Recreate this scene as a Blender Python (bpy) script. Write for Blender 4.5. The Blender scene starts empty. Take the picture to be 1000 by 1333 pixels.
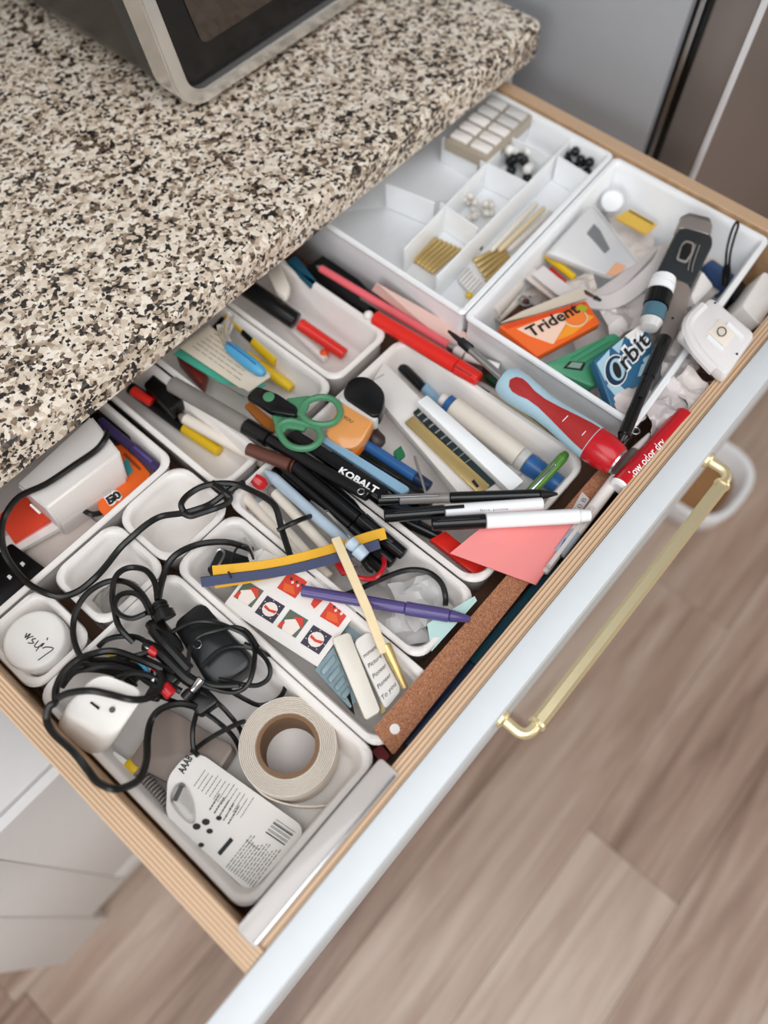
import bpy, bmesh, math, random
from mathutils import Vector, Matrix, noise
random.seed(7)
S = bpy.context.scene
COL = S.collection
V = Vector
# ------------------------------------------------------------------ camera
CAMZ = 1.46
FPX = 1036.0
PITCH, AZ = math.radians(63), math.radians(41)
_h = V((math.cos(AZ), math.sin(AZ), 0))
_r = V((math.sin(AZ), -math.cos(AZ), 0))
_f = _h * math.cos(PITCH) + V((0, 0, -math.sin(PITCH)))
_u = _h * math.sin(PITCH) + V((0, 0, math.cos(PITCH)))
cd = bpy.data.cameras.new('camera')
cam = bpy.data.objects.new('camera', cd)
COL.objects.link(cam)
cam.matrix_world = Matrix(((_r.x, _u.x, -_f.x, 0), (_r.y, _u.y, -_f.y, 0), (_r.z, _u.z, -_f.z, CAMZ), (0, 0, 0, 1)))
cd.sensor_fit = 'VERTICAL'; cd.sensor_height = 36; cd.lens = FPX / 1333 * 36
cd.clip_start = 0.02
cd.dof.use_dof = True; cd.dof.focus_distance = 0.70; cd.dof.aperture_fstop = 2.2
S.camera = cam
# ------------------------------------------------------------------ world, light, exposure
w = bpy.data.worlds.new('World'); S.world = w; w.use_nodes = True
bg = w.node_tree.nodes['Background']
bg.inputs[0].default_value = (0.86, 0.92, 1.0, 1); bg.inputs[1].default_value = 0.22
def area(name, loc, target, sx, sy, power, col):
    l = bpy.data.lights.new(name, 'AREA'); l.shape = 'RECTANGLE'; l.size = sx; l.size_y = sy
    l.energy = power; l.color = col
    o = bpy.data.objects.new(name, l); COL.objects.link(o)
    o.location = loc
    o.rotation_euler = (V(target) - V(loc)).to_track_quat('-Z', 'Y').to_euler()
    return o
area('ceiling_light', (-0.45, -0.55, 2.62), (-0.40, -0.50, 0), 1.7, 1.7, 40, (0.96, 0.98, 1.0))
area('side_light', (1.3, -2.2, 1.7), (0.4, 0.1, 0.6), 1.2, 1.2, 28, (1.0, 0.97, 0.93))
area('side_light', (-1.9, -0.2, 1.75), (0.4, 0.3, 0.8), 1.3, 1.1, 24, (0.92, 0.96, 1.0))  # unseen lamp added at left to brighten the sides facing it
S.view_settings.view_transform = 'Standard'
S.view_settings.look = 'None'
S.view_settings.exposure = -0.12
S.view_settings.gamma = 1.0
S.view_settings.use_curve_mapping = False

# ------------------------------------------------------------------ placing helpers
def P(x, y, z):
    """the point at height z seen at that place of the photograph (1000 x 1333)"""
    d = _f + _r * ((x - 500) / FPX) - _u * ((y - 666.5) / FPX)
    return V((0, 0, CAMZ)) + d * ((z - CAMZ) / d.z)
def Q(z, *pts):
    zs = z if isinstance(z, (list, tuple)) else [z] * len(pts)
    return [P(p[0], p[1], zz) for p, zz in zip(pts, zs)]
# ------------------------------------------------------------------ materials
def srgb(h):
    h = h.lstrip('#'); c = [int(h[i:i + 2], 16) / 255 for i in (0, 2, 4)]
    return tuple((x / 12.92 if x <= .04045 else ((x + .055) / 1.055) ** 2.4) for x in c) + (1,)
_m = {}
def mat(name, col, rough=.45, metal=0., trans=0., alpha=1., grain=0., gscale=60., bump=0., bscale=200., coat=0., ior=1.45):
    if name in _m: return _m[name]
    m = bpy.data.materials.new(name); m.use_nodes = True; _m[name] = m
    nt = m.node_tree; b = nt.nodes['Principled BSDF']
    c = srgb(col)
    b.inputs['Base Color'].default_value = c
    b.inputs['Roughness'].default_value = rough
    b.inputs['Metallic'].default_value = metal
    b.inputs['Transmission Weight'].default_value = trans
    b.inputs['Alpha'].default_value = alpha
    b.inputs['Coat Weight'].default_value = coat
    b.inputs['IOR'].default_value = ior
    geo = nt.nodes.new('ShaderNodeNewGeometry')
    n = nt.nodes.new('ShaderNodeTexNoise'); n.inputs['Scale'].default_value = gscale; n.inputs['Detail'].default_value = 3
    nt.links.new(geo.outputs['Position'], n.inputs['Vector'])
    mx = nt.nodes.new('ShaderNodeMix'); mx.data_type = 'RGBA'
    g = max(grain, .03)
    mx.inputs[6].default_value = tuple(x * (1 - g) for x in c[:3]) + (1,)
    mx.inputs[7].default_value = tuple(min(1, x * (1 + g)) for x in c[:3]) + (1,)
    nt.links.new(n.outputs[0], mx.inputs[0]); nt.links.new(mx.outputs[2], b.inputs['Base Color'])
    if bump:
        n2 = nt.nodes.new('ShaderNodeTexNoise'); n2.inputs['Scale'].default_value = bscale; n2.inputs['Detail'].default_value = 4
        nt.links.new(geo.outputs['Position'], n2.inputs['Vector'])
        bp = nt.nodes.new('ShaderNodeBump'); bp.inputs['Strength'].default_value = bump; bp.inputs['Distance'].default_value = .001
        nt.links.new(n2.outputs[0], bp.inputs['Height']); nt.links.new(bp.outputs[0], b.inputs['Normal'])
    return m
def N(nt, t, **k):
    n = nt.nodes.new(t)
    for a, v in k.items():
        if a.startswith('i_'): n.inputs[a[2:].replace('_', ' ')].default_value = v
        else: setattr(n, a, v)
    return n
def ramp(nt, stops, interp='LINEAR'):
    r = nt.nodes.new('ShaderNodeValToRGB'); e = r.color_ramp; e.interpolation = interp
    while len(e.elements) < len(stops): e.elements.new(.5)
    for el, (p, c) in zip(e.elements, stops): el.position = p; el.color = c if not isinstance(c, str) else srgb(c)
    return r
def granite():
    m = bpy.data.materials.new('granite'); m.use_nodes = True; nt = m.node_tree; b = nt.nodes['Principled BSDF']
    geo = N(nt, 'ShaderNodeNewGeometry')
    nz = N(nt, 'ShaderNodeTexNoise', i_Scale=160., i_Detail=3.)
    mp = N(nt, 'ShaderNodeVectorMath', operation='MULTIPLY_ADD')
    nt.links.new(geo.outputs['Position'], nz.inputs['Vector'])
    nt.links.new(nz.outputs[1], mp.inputs[0]); mp.inputs[1].default_value = (.008, .008, .008)
    nt.links.new(geo.outputs['Position'], mp.inputs[2])
    v1 = N(nt, 'ShaderNodeTexVoronoi', i_Scale=215.); nt.links.new(mp.outputs[0], v1.inputs['Vector'])
    big = N(nt, 'ShaderNodeTexNoise', i_Scale=55., i_Detail=2.); nt.links.new(geo.outputs['Position'], big.inputs['Vector'])
    sep = N(nt, 'ShaderNodeSeparateColor'); nt.links.new(v1.outputs['Color'], sep.inputs[0])
    ad = N(nt, 'ShaderNodeMath', operation='MULTIPLY_ADD'); ad.inputs[1].default_value = .9; ad.inputs[2].default_value = -.45
    nt.links.new(big.outputs[0], ad.inputs[0])
    su = N(nt, 'ShaderNodeMath', operation='ADD'); nt.links.new(sep.outputs[0], su.inputs[0]); nt.links.new(ad.outputs[0], su.inputs[1])
    r = ramp(nt, [(0, '#1d1a19'), (.05, '#2a2522'), (.09, '#54463a'), (.20, '#786654'), (.27, '#a69380'), (.42, '#c9b8a4'), (.70, '#dfd1bf'), (1, '#ece3d5')])
    nt.links.new(su.outputs[0], r.inputs[0])
    v2 = N(nt, 'ShaderNodeTexVoronoi', i_Scale=330.); nt.links.new(mp.outputs[0], v2.inputs['Vector'])
    s2 = N(nt, 'ShaderNodeSeparateColor'); nt.links.new(v2.outputs['Color'], s2.inputs[0])
    r2 = ramp(nt, [(0, (1, 1, 1, 1)), (.12, (1, 1, 1, 1)), (.14, (0, 0, 0, 1)), (1, (0, 0, 0, 1))]); nt.links.new(s2.outputs[0], r2.inputs[0])
    mx = N(nt, 'ShaderNodeMix', data_type='RGBA'); nt.links.new(r2.outputs[0], mx.inputs[0]); nt.links.new(r.outputs[0], mx.inputs[6])
    mx.inputs[7].default_value = srgb('#232022')
    nt.links.new(mx.outputs[2], b.inputs['Base Color'])
    b.inputs['Roughness'].default_value = .32
    return m
def wood(name, dark, mid, light, axis=0, scale=1., rough=.45, obj_random=True):
    m = bpy.data.materials.new(name); m.use_nodes = True; nt = m.node_tree; b = nt.nodes['Principled BSDF']
    tc = N(nt, 'ShaderNodeNewGeometry'); oi = N(nt, 'ShaderNodeObjectInfo')
    mp = N(nt, 'ShaderNodeMapping'); sc = [28 * scale] * 3; sc[axis] = 2.2 * scale; mp.inputs['Scale'].default_value = sc
    ad = N(nt, 'ShaderNodeVectorMath', operation='MULTIPLY_ADD'); ad.inputs[1].default_value = (7, 13, 5)
    cb = N(nt, 'ShaderNodeCombineXYZ')
    for i in range(3): nt.links.new(oi.outputs['Random'], cb.inputs[i])
    nt.links.new(cb.outputs[0], ad.inputs[0]); nt.links.new(tc.outputs['Position'], ad.inputs[2])
    nt.links.new(ad.outputs[0], mp.inputs[0])
    n1 = N(nt, 'ShaderNodeTexNoise', i_Scale=1., i_Detail=6., i_Roughness=.6, i_Distortion=.6); nt.links.new(mp.outputs[0], n1.inputs['Vector'])
    mp2 = N(nt, 'ShaderNodeMapping'); sc2 = [7 * scale] * 3; sc2[axis] = 1.3 * scale; mp2.inputs['Scale'].default_value = sc2; nt.links.new(ad.outputs[0], mp2.inputs[0])
    n2 = N(nt, 'ShaderNodeTexNoise', i_Scale=1., i_Detail=3.); nt.links.new(mp2.outputs[0], n2.inputs['Vector'])
    a2 = N(nt, 'ShaderNodeMath', operation='ADD'); nt.links.new(n1.outputs[0], a2.inputs[0]); nt.links.new(n2.outputs[0], a2.inputs[1])
    a3 = N(nt, 'ShaderNodeMath', operation='MULTIPLY_ADD'); a3.inputs[1].default_value = .16 if obj_random else 0; nt.links.new(oi.outputs['Random'], a3.inputs[0]); nt.links.new(a2.outputs[0], a3.inputs[2])
    hf = N(nt, 'ShaderNodeMath', operation='MULTIPLY'); hf.inputs[1].default_value = .5; nt.links.new(a3.outputs[0], hf.inputs[0])
    r = ramp(nt, [(.36, dark), (.52, mid), (.68, light)]); nt.links.new(hf.outputs[0], r.inputs[0])
    nt.links.new(r.outputs[0], b.inputs['Base Color']); b.inputs['Roughness'].default_value = rough
    bp = N(nt, 'ShaderNodeBump', i_Strength=.15, i_Distance=.001); nt.links.new(n1.outputs[0], bp.inputs['Height']); nt.links.new(bp.outputs[0], b.inputs['Normal'])
    return m
def plywood(name, axis, period, off):
    """birch plywood: plies across `axis`, seen as stripes on the cut edge"""
    m = bpy.data.materials.new(name); m.use_nodes = True; nt = m.node_tree; b = nt.nodes['Principled BSDF']
    g = N(nt, 'ShaderNodeNewGeometry'); sp = N(nt, 'ShaderNodeSeparateXYZ'); nt.links.new(g.outputs['Position'], sp.inputs[0])
    s = N(nt, 'ShaderNodeMath', operation='SUBTRACT'); s.inputs[1].default_value = off; nt.links.new(sp.outputs[axis], s.inputs[0])
    d = N(nt, 'ShaderNodeMath', operation='DIVIDE'); d.inputs[1].default_value = period; nt.links.new(s.outputs[0], d.inputs[0])
    f = N(nt, 'ShaderNodeMath', operation='FRACT'); nt.links.new(d.outputs[0], f.inputs[0])
    r = ramp(nt, [(0, '#cfae8e'), (.50, '#d8ba9a'), (.60, '#9c7858'), (.70, '#7d5c42'), (.80, '#b8926f'), (1, '#cfae8e')]); nt.links.new(f.outputs[0], r.inputs[0])
    nz = N(nt, 'ShaderNodeTexNoise', i_Scale=90., i_Detail=4.); nt.links.new(g.outputs['Position'], nz.inputs['Vector'])
    face = ramp(nt, [(.3, '#a98561'), (.7, '#c4a07a')]); nt.links.new(nz.outputs[0], face.inputs[0])
    # stripes only where the cut edge looks up
    sn = N(nt, 'ShaderNodeSeparateXYZ'); nt.links.new(g.outputs['True Normal'], sn.inputs[0])
    gt = N(nt, 'ShaderNodeMath', operation='GREATER_THAN'); gt.inputs[1].default_value = .3; nt.links.new(sn.outputs[2], gt.inputs[0])
    mx = N(nt, 'ShaderNodeMix', data_type='RGBA'); nt.links.new(gt.outputs[0], mx.inputs[0]); nt.links.new(face.outputs[0], mx.inputs[6]); nt.links.new(r.outputs[0], mx.inputs[7])
    nt.links.new(mx.outputs[2], b.inputs['Base Color']); b.inputs['Roughness'].default_value = .5
    return m
def cork():
    m = bpy.data.materials.new('cork'); m.use_nodes = True; nt = m.node_tree; b = nt.nodes['Principled BSDF']
    g = N(nt, 'ShaderNodeNewGeometry'); v = N(nt, 'ShaderNodeTexVoronoi', i_Scale=1500.); nt.links.new(g.outputs['Position'], v.inputs['Vector'])
    s = N(nt, 'ShaderNodeSeparateColor'); nt.links.new(v.outputs['Color'], s.inputs[0])
    r = ramp(nt, [(0, '#7a4a33'), (.25, '#9a6245'), (.8, '#b07a57'), (1, '#c9946f')]); nt.links.new(s.outputs[0], r.inputs[0])
    nt.links.new(r.outputs[0], b.inputs['Base Color']); b.inputs['Roughness'].default_value = .8
    return m
WHITE = mat('white_plastic', '#efe9e4', .38)
WHITE2 = mat('cool_white_plastic', '#f3f4f5', .35)
PAINT = mat('white_paint', '#d2d6d9', .55)
SHADEPAINT = mat('cabinet_paint', '#d6d3d1', .45)
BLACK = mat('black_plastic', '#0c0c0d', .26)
RUB = mat('black_rubber', '#0e0d0c', .36)
DARK = mat('charcoal_plastic', '#191a1b', .32)
GREYP = mat('grey_plastic', '#8f8781', .4)
TAUPE = mat('taupe_plastic', '#8b7d74', .4)
STEEL = mat('steel', '#b9b9ba', .3, 1)
CHROME = mat('chrome', '#d4d4d4', .15, 1)
BRASS = mat('brass', '#ecdcb2', .38, .8, bump=.15, bscale=900)
GOLD = mat('gold', '#d2b67a', .36, .7)
RED = mat('red_plastic', '#bd1a24', .25)
SCARLET = mat('scarlet_plastic', '#de2a20', .25)
ORANGE = mat('orange_print', '#e8641f', .4)
YELLOW = mat('yellow_plastic', '#e6bd1e', .4)
MUSTARD = mat('mustard_cloth', '#dba52c', .75)
NAVY = mat('navy_cloth', '#434a66', .8, bump=.6, bscale=900)
GREEN = mat('green_plastic', '#4a8560', .32)
TEAL = mat('teal_paper', '#4aa88f', .6)
MINT = mat('mint_paper', '#b5d3cd', .6)
BLUE = mat('blue_plastic', '#2f629c', .3)
LBLUE = mat('light_blue_plastic', '#86abc4', .42)
PALEBLUE = mat('pale_blue_plastic', '#aebfcd', .3)
SKY = mat('sky_blue_plastic', '#4f9cc4', .4)
PURPLE = mat('purple_plastic', '#554a80', .22)
DPURPLE = mat('dark_purple_plastic', '#3a2d56', .35)
PINK = mat('pink_plastic', '#ee6a72', .4)
CREAM = mat('cream_plastic', '#eae0d2', .5)
CARD = mat('white_card', '#e8e3de', .6)
PAPER = mat('paper', '#d9ccb9', .7)
KRAFT = mat('cardboard', '#a97f55', .75)
COTTON = mat('cotton_tape', '#e4d9cb', .9, bump=1.0, bscale=700)
LWOOD = mat('pale_wood', '#e2cda4', .55, grain=.08, gscale=120)
STICKY = mat('pink_sticky_paper', '#ef8f8c', .65)
INK = mat('black_ink', '#1a1819', .6)
GREYINK = mat('grey_ink', '#5f5750', .6)
WINK = mat('white_ink', '#efefef', .6)
CLEAR = mat('clear_plastic', '#f4f2f0', .12, trans=.92)
HAZY = mat('hazy_plastic', '#ece9e6', .3, trans=.3)
SMOKE = mat('smoke_plastic', '#a09a95', .3, trans=.45)
CRUMP = mat('white_wrapper', '#e2d9d5', .3)
AMBER = mat('amber_gel', '#f0a862', .15, trans=.3)
BROWN = mat('brown_plastic', '#5a3327', .4)
ICE = mat('ice_blue_plastic', '#9fb6bd', .35, trans=.25)
DTEAL = mat('dark_teal_plastic', '#1f4a58', .35)
DNAVY = mat('dark_navy_plastic', '#20304c', .35)
PEACH = mat('peach_plastic', '#e9ac82', .5)
LGREEN = mat('metal_green', '#5c8f3f', .3, .3)
GRANITE = granite()
FLOORW = wood('floor_wood', '#6f5546', '#a08776', '#c0ad9e', 0, 1., .42)
PLYX = plywood('plywood_side', 0, .0030, -.0868)
PLYY = plywood('plywood_front', 1, .0036, .0470)
CORK = cork()

# ------------------------------------------------------------------ mesh helpers
def rpoly(c, r, n=5):
    """round the corners of a 3-D polygon"""
    out = []; k = len(c)
    for i in range(k):
        a, b, d = V(c[i - 1]), V(c[i]), V(c[(i + 1) % k])
        u, v = (a - b), (d - b); lu, lv = u.length, v.length
        rr = min(r, lu * .48, lv * .48)
        if rr <= 1e-6: out.append(b); continue
        p, q = b + u / lu * rr, b + v / lv * rr
        for j in range(n + 1):
            t = j / n
            # blend that is close to a circular arc
            wgt = .7071
            w0, w1, w2 = (1 - t) ** 2, 2 * t * (1 - t) * wgt, t * t
            out.append((p * w0 + b * w1 + q * w2) / (w0 + w1 + w2))
    return out
def inset(c, d):
    k = len(c); out = []
    for i in range(k):
        a, b, e = V(c[i - 1]).to_2d(), V(c[i]).to_2d(), V(c[(i + 1) % k]).to_2d()
        u = (b - a).normalized(); v = (e - b).normalized()
        n1 = V((-u.y, u.x)); n2 = V((-v.y, v.x))
        bis = n1 + n2; bis /= bis.dot(n1) if abs(bis.dot(n1)) > 1e-6 else 1
        p = b + bis * d
        out.append(V((p.x, p.y, V(c[i]).z)))
    return out
class B:
    def __init__(s): s.bm = bmesh.new()
    def rings(s, rings, cap0=True, cap1=True, closed=True):
        vs = [[s.bm.verts.new(p) for p in r] for r in rings]
        n = len(vs[0])
        for a, b in zip(vs[:-1], vs[1:]):
            for i in range(n if closed else n - 1):
                j = (i + 1) % n
                s.bm.faces.new((a[i], a[j], b[j], b[i]))
        if cap0: s.bm.faces.new(vs[0][::-1])
        if cap1: s.bm.faces.new(vs[-1])
        return s
    def box(s, lo, hi, bev=0., M=None, seg=2):
        b = bmesh.new()
        bmesh.ops.create_cube(b, size=1)
        lo, hi = V(lo), V(hi); c = (lo + hi) / 2; d = hi - lo
        for v in b.verts: v.co = V((v.co.x * d.x, v.co.y * d.y, v.co.z * d.z)) + c
        if bev: bmesh.ops.bevel(b, geom=b.edges[:], offset=bev, segments=seg, profile=.5, affect='EDGES')
        return s.add(b, M)
    def add(s, b, M=None):
        if M is not None: b.transform(M)
        me = bpy.data.meshes.new('t'); b.to_mesh(me); b.free(); s.bm.from_mesh(me); bpy.data.meshes.remove(me)
        return s
    def slab(s, pts, th, r=0., bev=0., n=4, nrm=None):
        """polygon pts is the top face; th is how deep it goes below"""
        pts = [V(p) for p in pts]
        nn = V((0, 0, 0))
        for i in range(len(pts)): nn += pts[i].cross(pts[(i + 1) % len(pts)])
        c0 = sum(pts, V()) / len(pts)
        nn = V((0, 0, 0))
        for i in range(len(pts)): nn += (pts[i] - c0).cross(pts[(i + 1) % len(pts)] - c0)
        nn.normalize()
        if nn.z < 0: nn = -nn; pts = pts[::-1]
        if nrm: nn = V(nrm)
        top = rpoly(pts, r, n) if r else pts
        low = [p - nn * th for p in top]
        if bev:
            c = sum(top, V()) / len(top)
            def ins(ring, d):
                out = []
                for p in ring:
                    e = c - p; e -= nn * e.dot(nn); l = e.length; out.append(p + e / l * min(d, l * .5))
                return out
            s.rings([ins(low, bev), [p + nn * bev for p in low], [p - nn * bev for p in top], ins([p - nn * bev * .3 for p in top], bev * .3), ins(top, bev)])
        else: s.rings([low, top])
        return s
    def lathe(s, a, b, prof, n=14, caps=True, ang=None):
        """prof: list of (t, r) along a->b"""
        a, b = V(a), V(b); d = b - a; L = d.length; x = d / L
        up = V((0, 0, 1)) if abs(x.z) < .9 else V((0, 1, 0))
        y = up.cross(x).normalized(); z = x.cross(y)
        rs = []
        for t, r in prof:
            r = max(r, 1e-5)
            rs.append([a + d * t + (y * math.cos(k * 2 * math.pi / n) + z * math.sin(k * 2 * math.pi / n)) * r for k in range(n)])
        return s.rings(rs, caps, caps)
    def tube(s, pts, r, n=8, smooth=6, caps=True, closed=False):
        pts = [V(p) for p in pts]
        if smooth > 1: pts = spline(pts, smooth, closed)
        rs = []; prev = None; k = len(pts)
        for i, p in enumerate(pts):
            if closed: t = pts[(i + 1) % k] - pts[i - 1]
            else: t = pts[min(i + 1, k - 1)] - pts[max(i - 1, 0)]
            t.normalize()
            if prev is None:
                up = V((0, 0, 1)) if abs(t.z) < .9 else V((1, 0, 0))
                prev = up.cross(t).normalized()
            y = (prev - t * prev.dot(t)).normalized(); prev = y; z = t.cross(y)
            rr = r[min(i, len(r) - 1)] if isinstance(r, (list, tuple)) else r
            rs.append([p + (y * math.cos(q * 2 * math.pi / n) + z * math.sin(q * 2 * math.pi / n)) * rr for q in range(n)])
        if closed: rs.append(rs[0]); caps = False
        s.rings(rs, caps, caps)
        if closed: bmesh.ops.remove_doubles(s.bm, verts=s.bm.verts[:], dist=1e-6)
        return s
    def ribbon(s, pts, w, th, up=V((0, 0, 1)), smooth=6, side=None):
        pts = [V(p) for p in pts]
        if smooth > 1: pts = spline(pts, smooth)
        rs = []
        for i, p in enumerate(pts):
            t = (pts[min(i + 1, len(pts) - 1)] - pts[max(i - 1, 0)]).normalized()
            y = up.cross(t).normalized(); z = t.cross(y)
            rs.append([p - y * w / 2 - z * th / 2, p + y * w / 2 - z * th / 2, p + y * w / 2 + z * th / 2, p - y * w / 2 + z * th / 2])
        return s.rings(rs)
    def ball(s, c, r, sub=2, sc=(1, 1, 1), rot=None):
        b = bmesh.new(); bmesh.ops.create_icosphere(b, subdivisions=sub, radius=r)
        for v in b.verts: v.co = V((v.co.x * sc[0], v.co.y * sc[1], v.co.z * sc[2]))
        M = Matrix.Translation(V(c)) @ (rot.to_4x4() if rot else Matrix())
        return s.add(b, M)
def spline(pts, k, closed=False):
    out = []; n = len(pts)
    rng = range(n) if closed else range(n - 1)
    for i in rng:
        if closed: p0, p1, p2, p3 = pts[i - 1], pts[i], pts[(i + 1) % n], pts[(i + 2) % n]
        else: p0, p1, p2, p3 = pts[max(i - 1, 0)], pts[i], pts[i + 1], pts[min(i + 2, n - 1)]
        for j in range(k):
            t = j / k
            out.append(.5 * ((2 * p1) + (-p0 + p2) * t + (2 * p0 - 5 * p1 + 4 * p2 - p3) * t * t + (-p0 + 3 * p1 - 3 * p2 + p3) * t ** 3))
    if not closed: out.append(pts[-1])
    return out
def finish(name, b, m, smooth=38):
    bm = b.bm if isinstance(b, B) else b
    bmesh.ops.recalc_face_normals(bm, faces=bm.faces[:])
    me = bpy.data.meshes.new(name)
    bm.to_mesh(me); bm.free(); me.materials.append(m)
    me.shade_smooth(); me.set_sharp_from_angle(angle=math.radians(smooth))
    o = bpy.data.objects.new(name, me); COL.objects.link(o)
    return o
def thing(name, label, cat, loc, group=None):
    o = bpy.data.objects.new(name, None); COL.objects.link(o); o.empty_display_size = .02
    o.location = loc; o['label'] = label; o['category'] = cat
    if group: o['group'] = group
    return o
def origin(o):
    p = V(o.location)
    if o.parent: p += origin(o.parent)
    return p
def part(name, b, m, root, label=None, smooth=38):
    bm = b.bm
    bm.transform(Matrix.Translation(-origin(root)))
    o = finish(name, b, m, smooth); o.parent = root
    if label: o['label'] = label
    return o
def solo(name, b, m, label, cat, loc=None, group=None, smooth=38):
    """a thing that is a single mesh; its origin goes to the base"""
    bm = b.bm
    if loc is None:
        xs = [v.co for v in bm.verts]
        loc = V((sum(v.x for v in xs) / len(xs), sum(v.y for v in xs) / len(xs), min(v.z for v in xs)))
    bm.transform(Matrix.Translation(-V(loc)))
    o = finish(name, b, m, smooth); o.location = loc; o['label'] = label; o['category'] = cat
    if group: o['group'] = group
    return o
def struct(name, b, m, parent=None):
    o = finish(name, b, m); o['kind'] = 'structure'
    if parent: o.parent = parent
    return o
def mid(*p): return sum((V(q) for q in p), V()) / len(p)
def low(*p, dz=0):
    c = mid(*p); c.z -= dz; return c
def text(root, s, a, b, h, m, name='lettering', up=V((0, 0, 1)), lift=.0004, bold=0., shear=0., wrap=None, label=None):
    """lettering from baseline point a to b, h high, lying on a surface whose outward normal is `up`"""
    cu = bpy.data.curves.new('t', 'FONT'); cu.body = s; cu.size = 1; cu.offset = bold; cu.shear = shear; cu.resolution_u = 2
    to = bpy.data.objects.new('t', cu); COL.objects.link(to)
    dg = bpy.context.evaluated_depsgraph_get(); me = bpy.data.meshes.new_from_object(to.evaluated_get(dg))
    bpy.data.objects.remove(to); bpy.data.curves.remove(cu)
    bm = bmesh.new(); bm.from_mesh(me); bpy.data.meshes.remove(me)
    xs = [v.co.x for v in bm.verts]; ys = [v.co.y for v in bm.verts]
    x0, x1, y1 = min(xs), max(xs), .70
    a, b = V(a), V(b); L = (b - a).length; x = (b - a) / L
    up = (up - x * up.dot(x)).normalized(); y = up.cross(x)
    for v in bm.verts:
        tx = (v.co.x - x0) / (x1 - x0) * L; ty = v.co.y / y1 * h
        if wrap:
            c, rad = wrap    # c: point on the cylinder axis abreast of a
            th = (ty - h / 2) / rad
            v.co = V(c) + x * tx + (y * math.sin(th) + up * math.cos(th)) * (rad + lift)
        else: v.co = a + x * tx + y * ty + up * lift
    b_ = B(); b_.bm.free(); b_.bm = bm
    return part(name, b_, m, root, label)
def pen(name, label, cat, a, b, segs, clip=None, group=None, n=12):
    """segs: (part, t0, t1, r0, r1, material); clip: (t0, t1, width, material, radius)"""
    a, b = V(a), V(b); d = b - a; L = d.length
    rmax = max(max(s[3], s[4]) for s in segs)
    root = thing(name, label, cat, low(a, b, dz=rmax), group)
    for pn, t0, t1, r0, r1, m in segs:
        p, q = a + d * t0, a + d * t1; l = (q - p).length; e = min(.0008, l * .2) / l
        part(pn, B().lathe(p, q, [(0, r0 * .82), (e, r0), (1 - e, r1), (1, r1 * .82)], n), m, root)
    if clip:
        t0, t1, wd, m, rr = clip
        x = d / L; up = V((0, 0, 1)); up = (up - x * up.dot(x)).normalized(); y = up.cross(x)
        M = Matrix((x.to_4d(), y.to_4d(), up.to_4d(), (0, 0, 0, 1))).transposed()
        M[0][3], M[1][3], M[2][3] = a + d * t0; M[3][0] = M[3][1] = M[3][2] = 0; M[3][3] = 1
        l = L * (t1 - t0)
        bb = B().box((0, -wd / 2, rr + .0006), (l, wd / 2, rr + .0020), .0005, M).box((0, -wd / 2, rr - .001), (.003, wd / 2, rr + .002), .0004, M)
        part('clip', bb, m, root)
    return root
def tray(label, corners, zb, zt, r=.016, wall=.0045, taper=.005, m=WHITE, name='organizer_tray', group=None, fl=None):
    c = [V((x, y, 0)) for x, y in corners]
    def ring(d, z, rr): return [V((p.x, p.y, z)) for p in rpoly(inset(c, d), max(rr, .002), 6)]
    zf = fl if fl else zb + .003
    rs = [ring(taper + .002, zb, r), ring(taper, zb + .002, r), ring(.0022, zt - .005, r), ring(.0004, zt - .004, r), ring(0, zt - .002, r), ring(.0012, zt, r),
          ring(wall + .0008, zt, r - .001), ring(wall + .002, zt - .0015, r - .002), ring(wall + .0035, zt - .006, r - .003), ring(taper + wall + .003, zf + .004, r - .003), ring(taper + wall + .007, zf, r - .004)]
    return solo(name, B().rings(rs), m, label, 'tray', (sum(x for x, _ in corners) / 4, sum(y for _, y in corners) / 4, zb), group, 50)
def rect(x0, x1, y0, y1): return [(x0, y0), (x1, y0), (x1, y1), (x0, y1)]
def crumple(label, c, size, seed, m=CRUMP, name='crumpled_wrapper', flat=.5, rot=0, group=None, cat='wrapper'):
    b = bmesh.new(); bmesh.ops.create_icosphere(b, subdivisions=3, radius=1)
    rnd = random.Random(seed); off = V((rnd.random() * 50, rnd.random() * 50, rnd.random() * 50))
    for v in b.verts:
        p = v.co.copy()
        k = 1 + .42 * noise.noise(p * 1.3 + off) + .25 * noise.noise(p * 3.1 + off)
        v.co = V((p.x * size[0], p.y * size[1], p.z * size[2])) * k
        v.co.z = max(v.co.z, -size[2] * .8)
    b.transform(Matrix.Translation(V(c)) @ Matrix.Rotation(rot, 4, 'Z'))
    x = B(); x.bm.free(); x.bm = b
    return solo(name, x, m, label, cat, V((c[0], c[1], c[2] - size[2] * .8)), group, 22)


ZB = .752                                     # inside bottom of the drawer
def wad(lab, pts, z, amp, seed, m=None, name='crumpled_wrapper', n=9, cat='wrapper', th=.0008):
    """a creased sheet: a grid between four corners, folded by noise"""
    q = Q(z, *pts); off = V((seed * 3.7, seed * 1.3, seed * 2.1)); b = B(); g = []
    for i in range(n):
        row = []
        for j in range(n):
            u, v = i / (n - 1), j / (n - 1); p = q[0].lerp(q[1], u).lerp(q[3].lerp(q[2], u), v)
            k = noise.noise(p * 55 + off) + .6 * abs(noise.noise(p * 110 + off))
            e = V((noise.noise(p * 60 + off * 2), noise.noise(p * 60 - off), 0)) * .005
            p = p + e; p.z = max(ZB + .006, p.z + amp * k)
            row.append(b.bm.verts.new(p))
        g.append(row)
    for i in range(n - 1):
        for j in range(n - 1): b.bm.faces.new((g[i][j], g[i + 1][j], g[i + 1][j + 1], g[i][j + 1]))
    bmesh.ops.triangulate(b.bm, faces=b.bm.faces[:])
    bmesh.ops.solidify(b.bm, geom=b.bm.faces[:], thickness=th)
    return solo(name, b, m or CRUMP, lab, cat, smooth=24)
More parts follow.
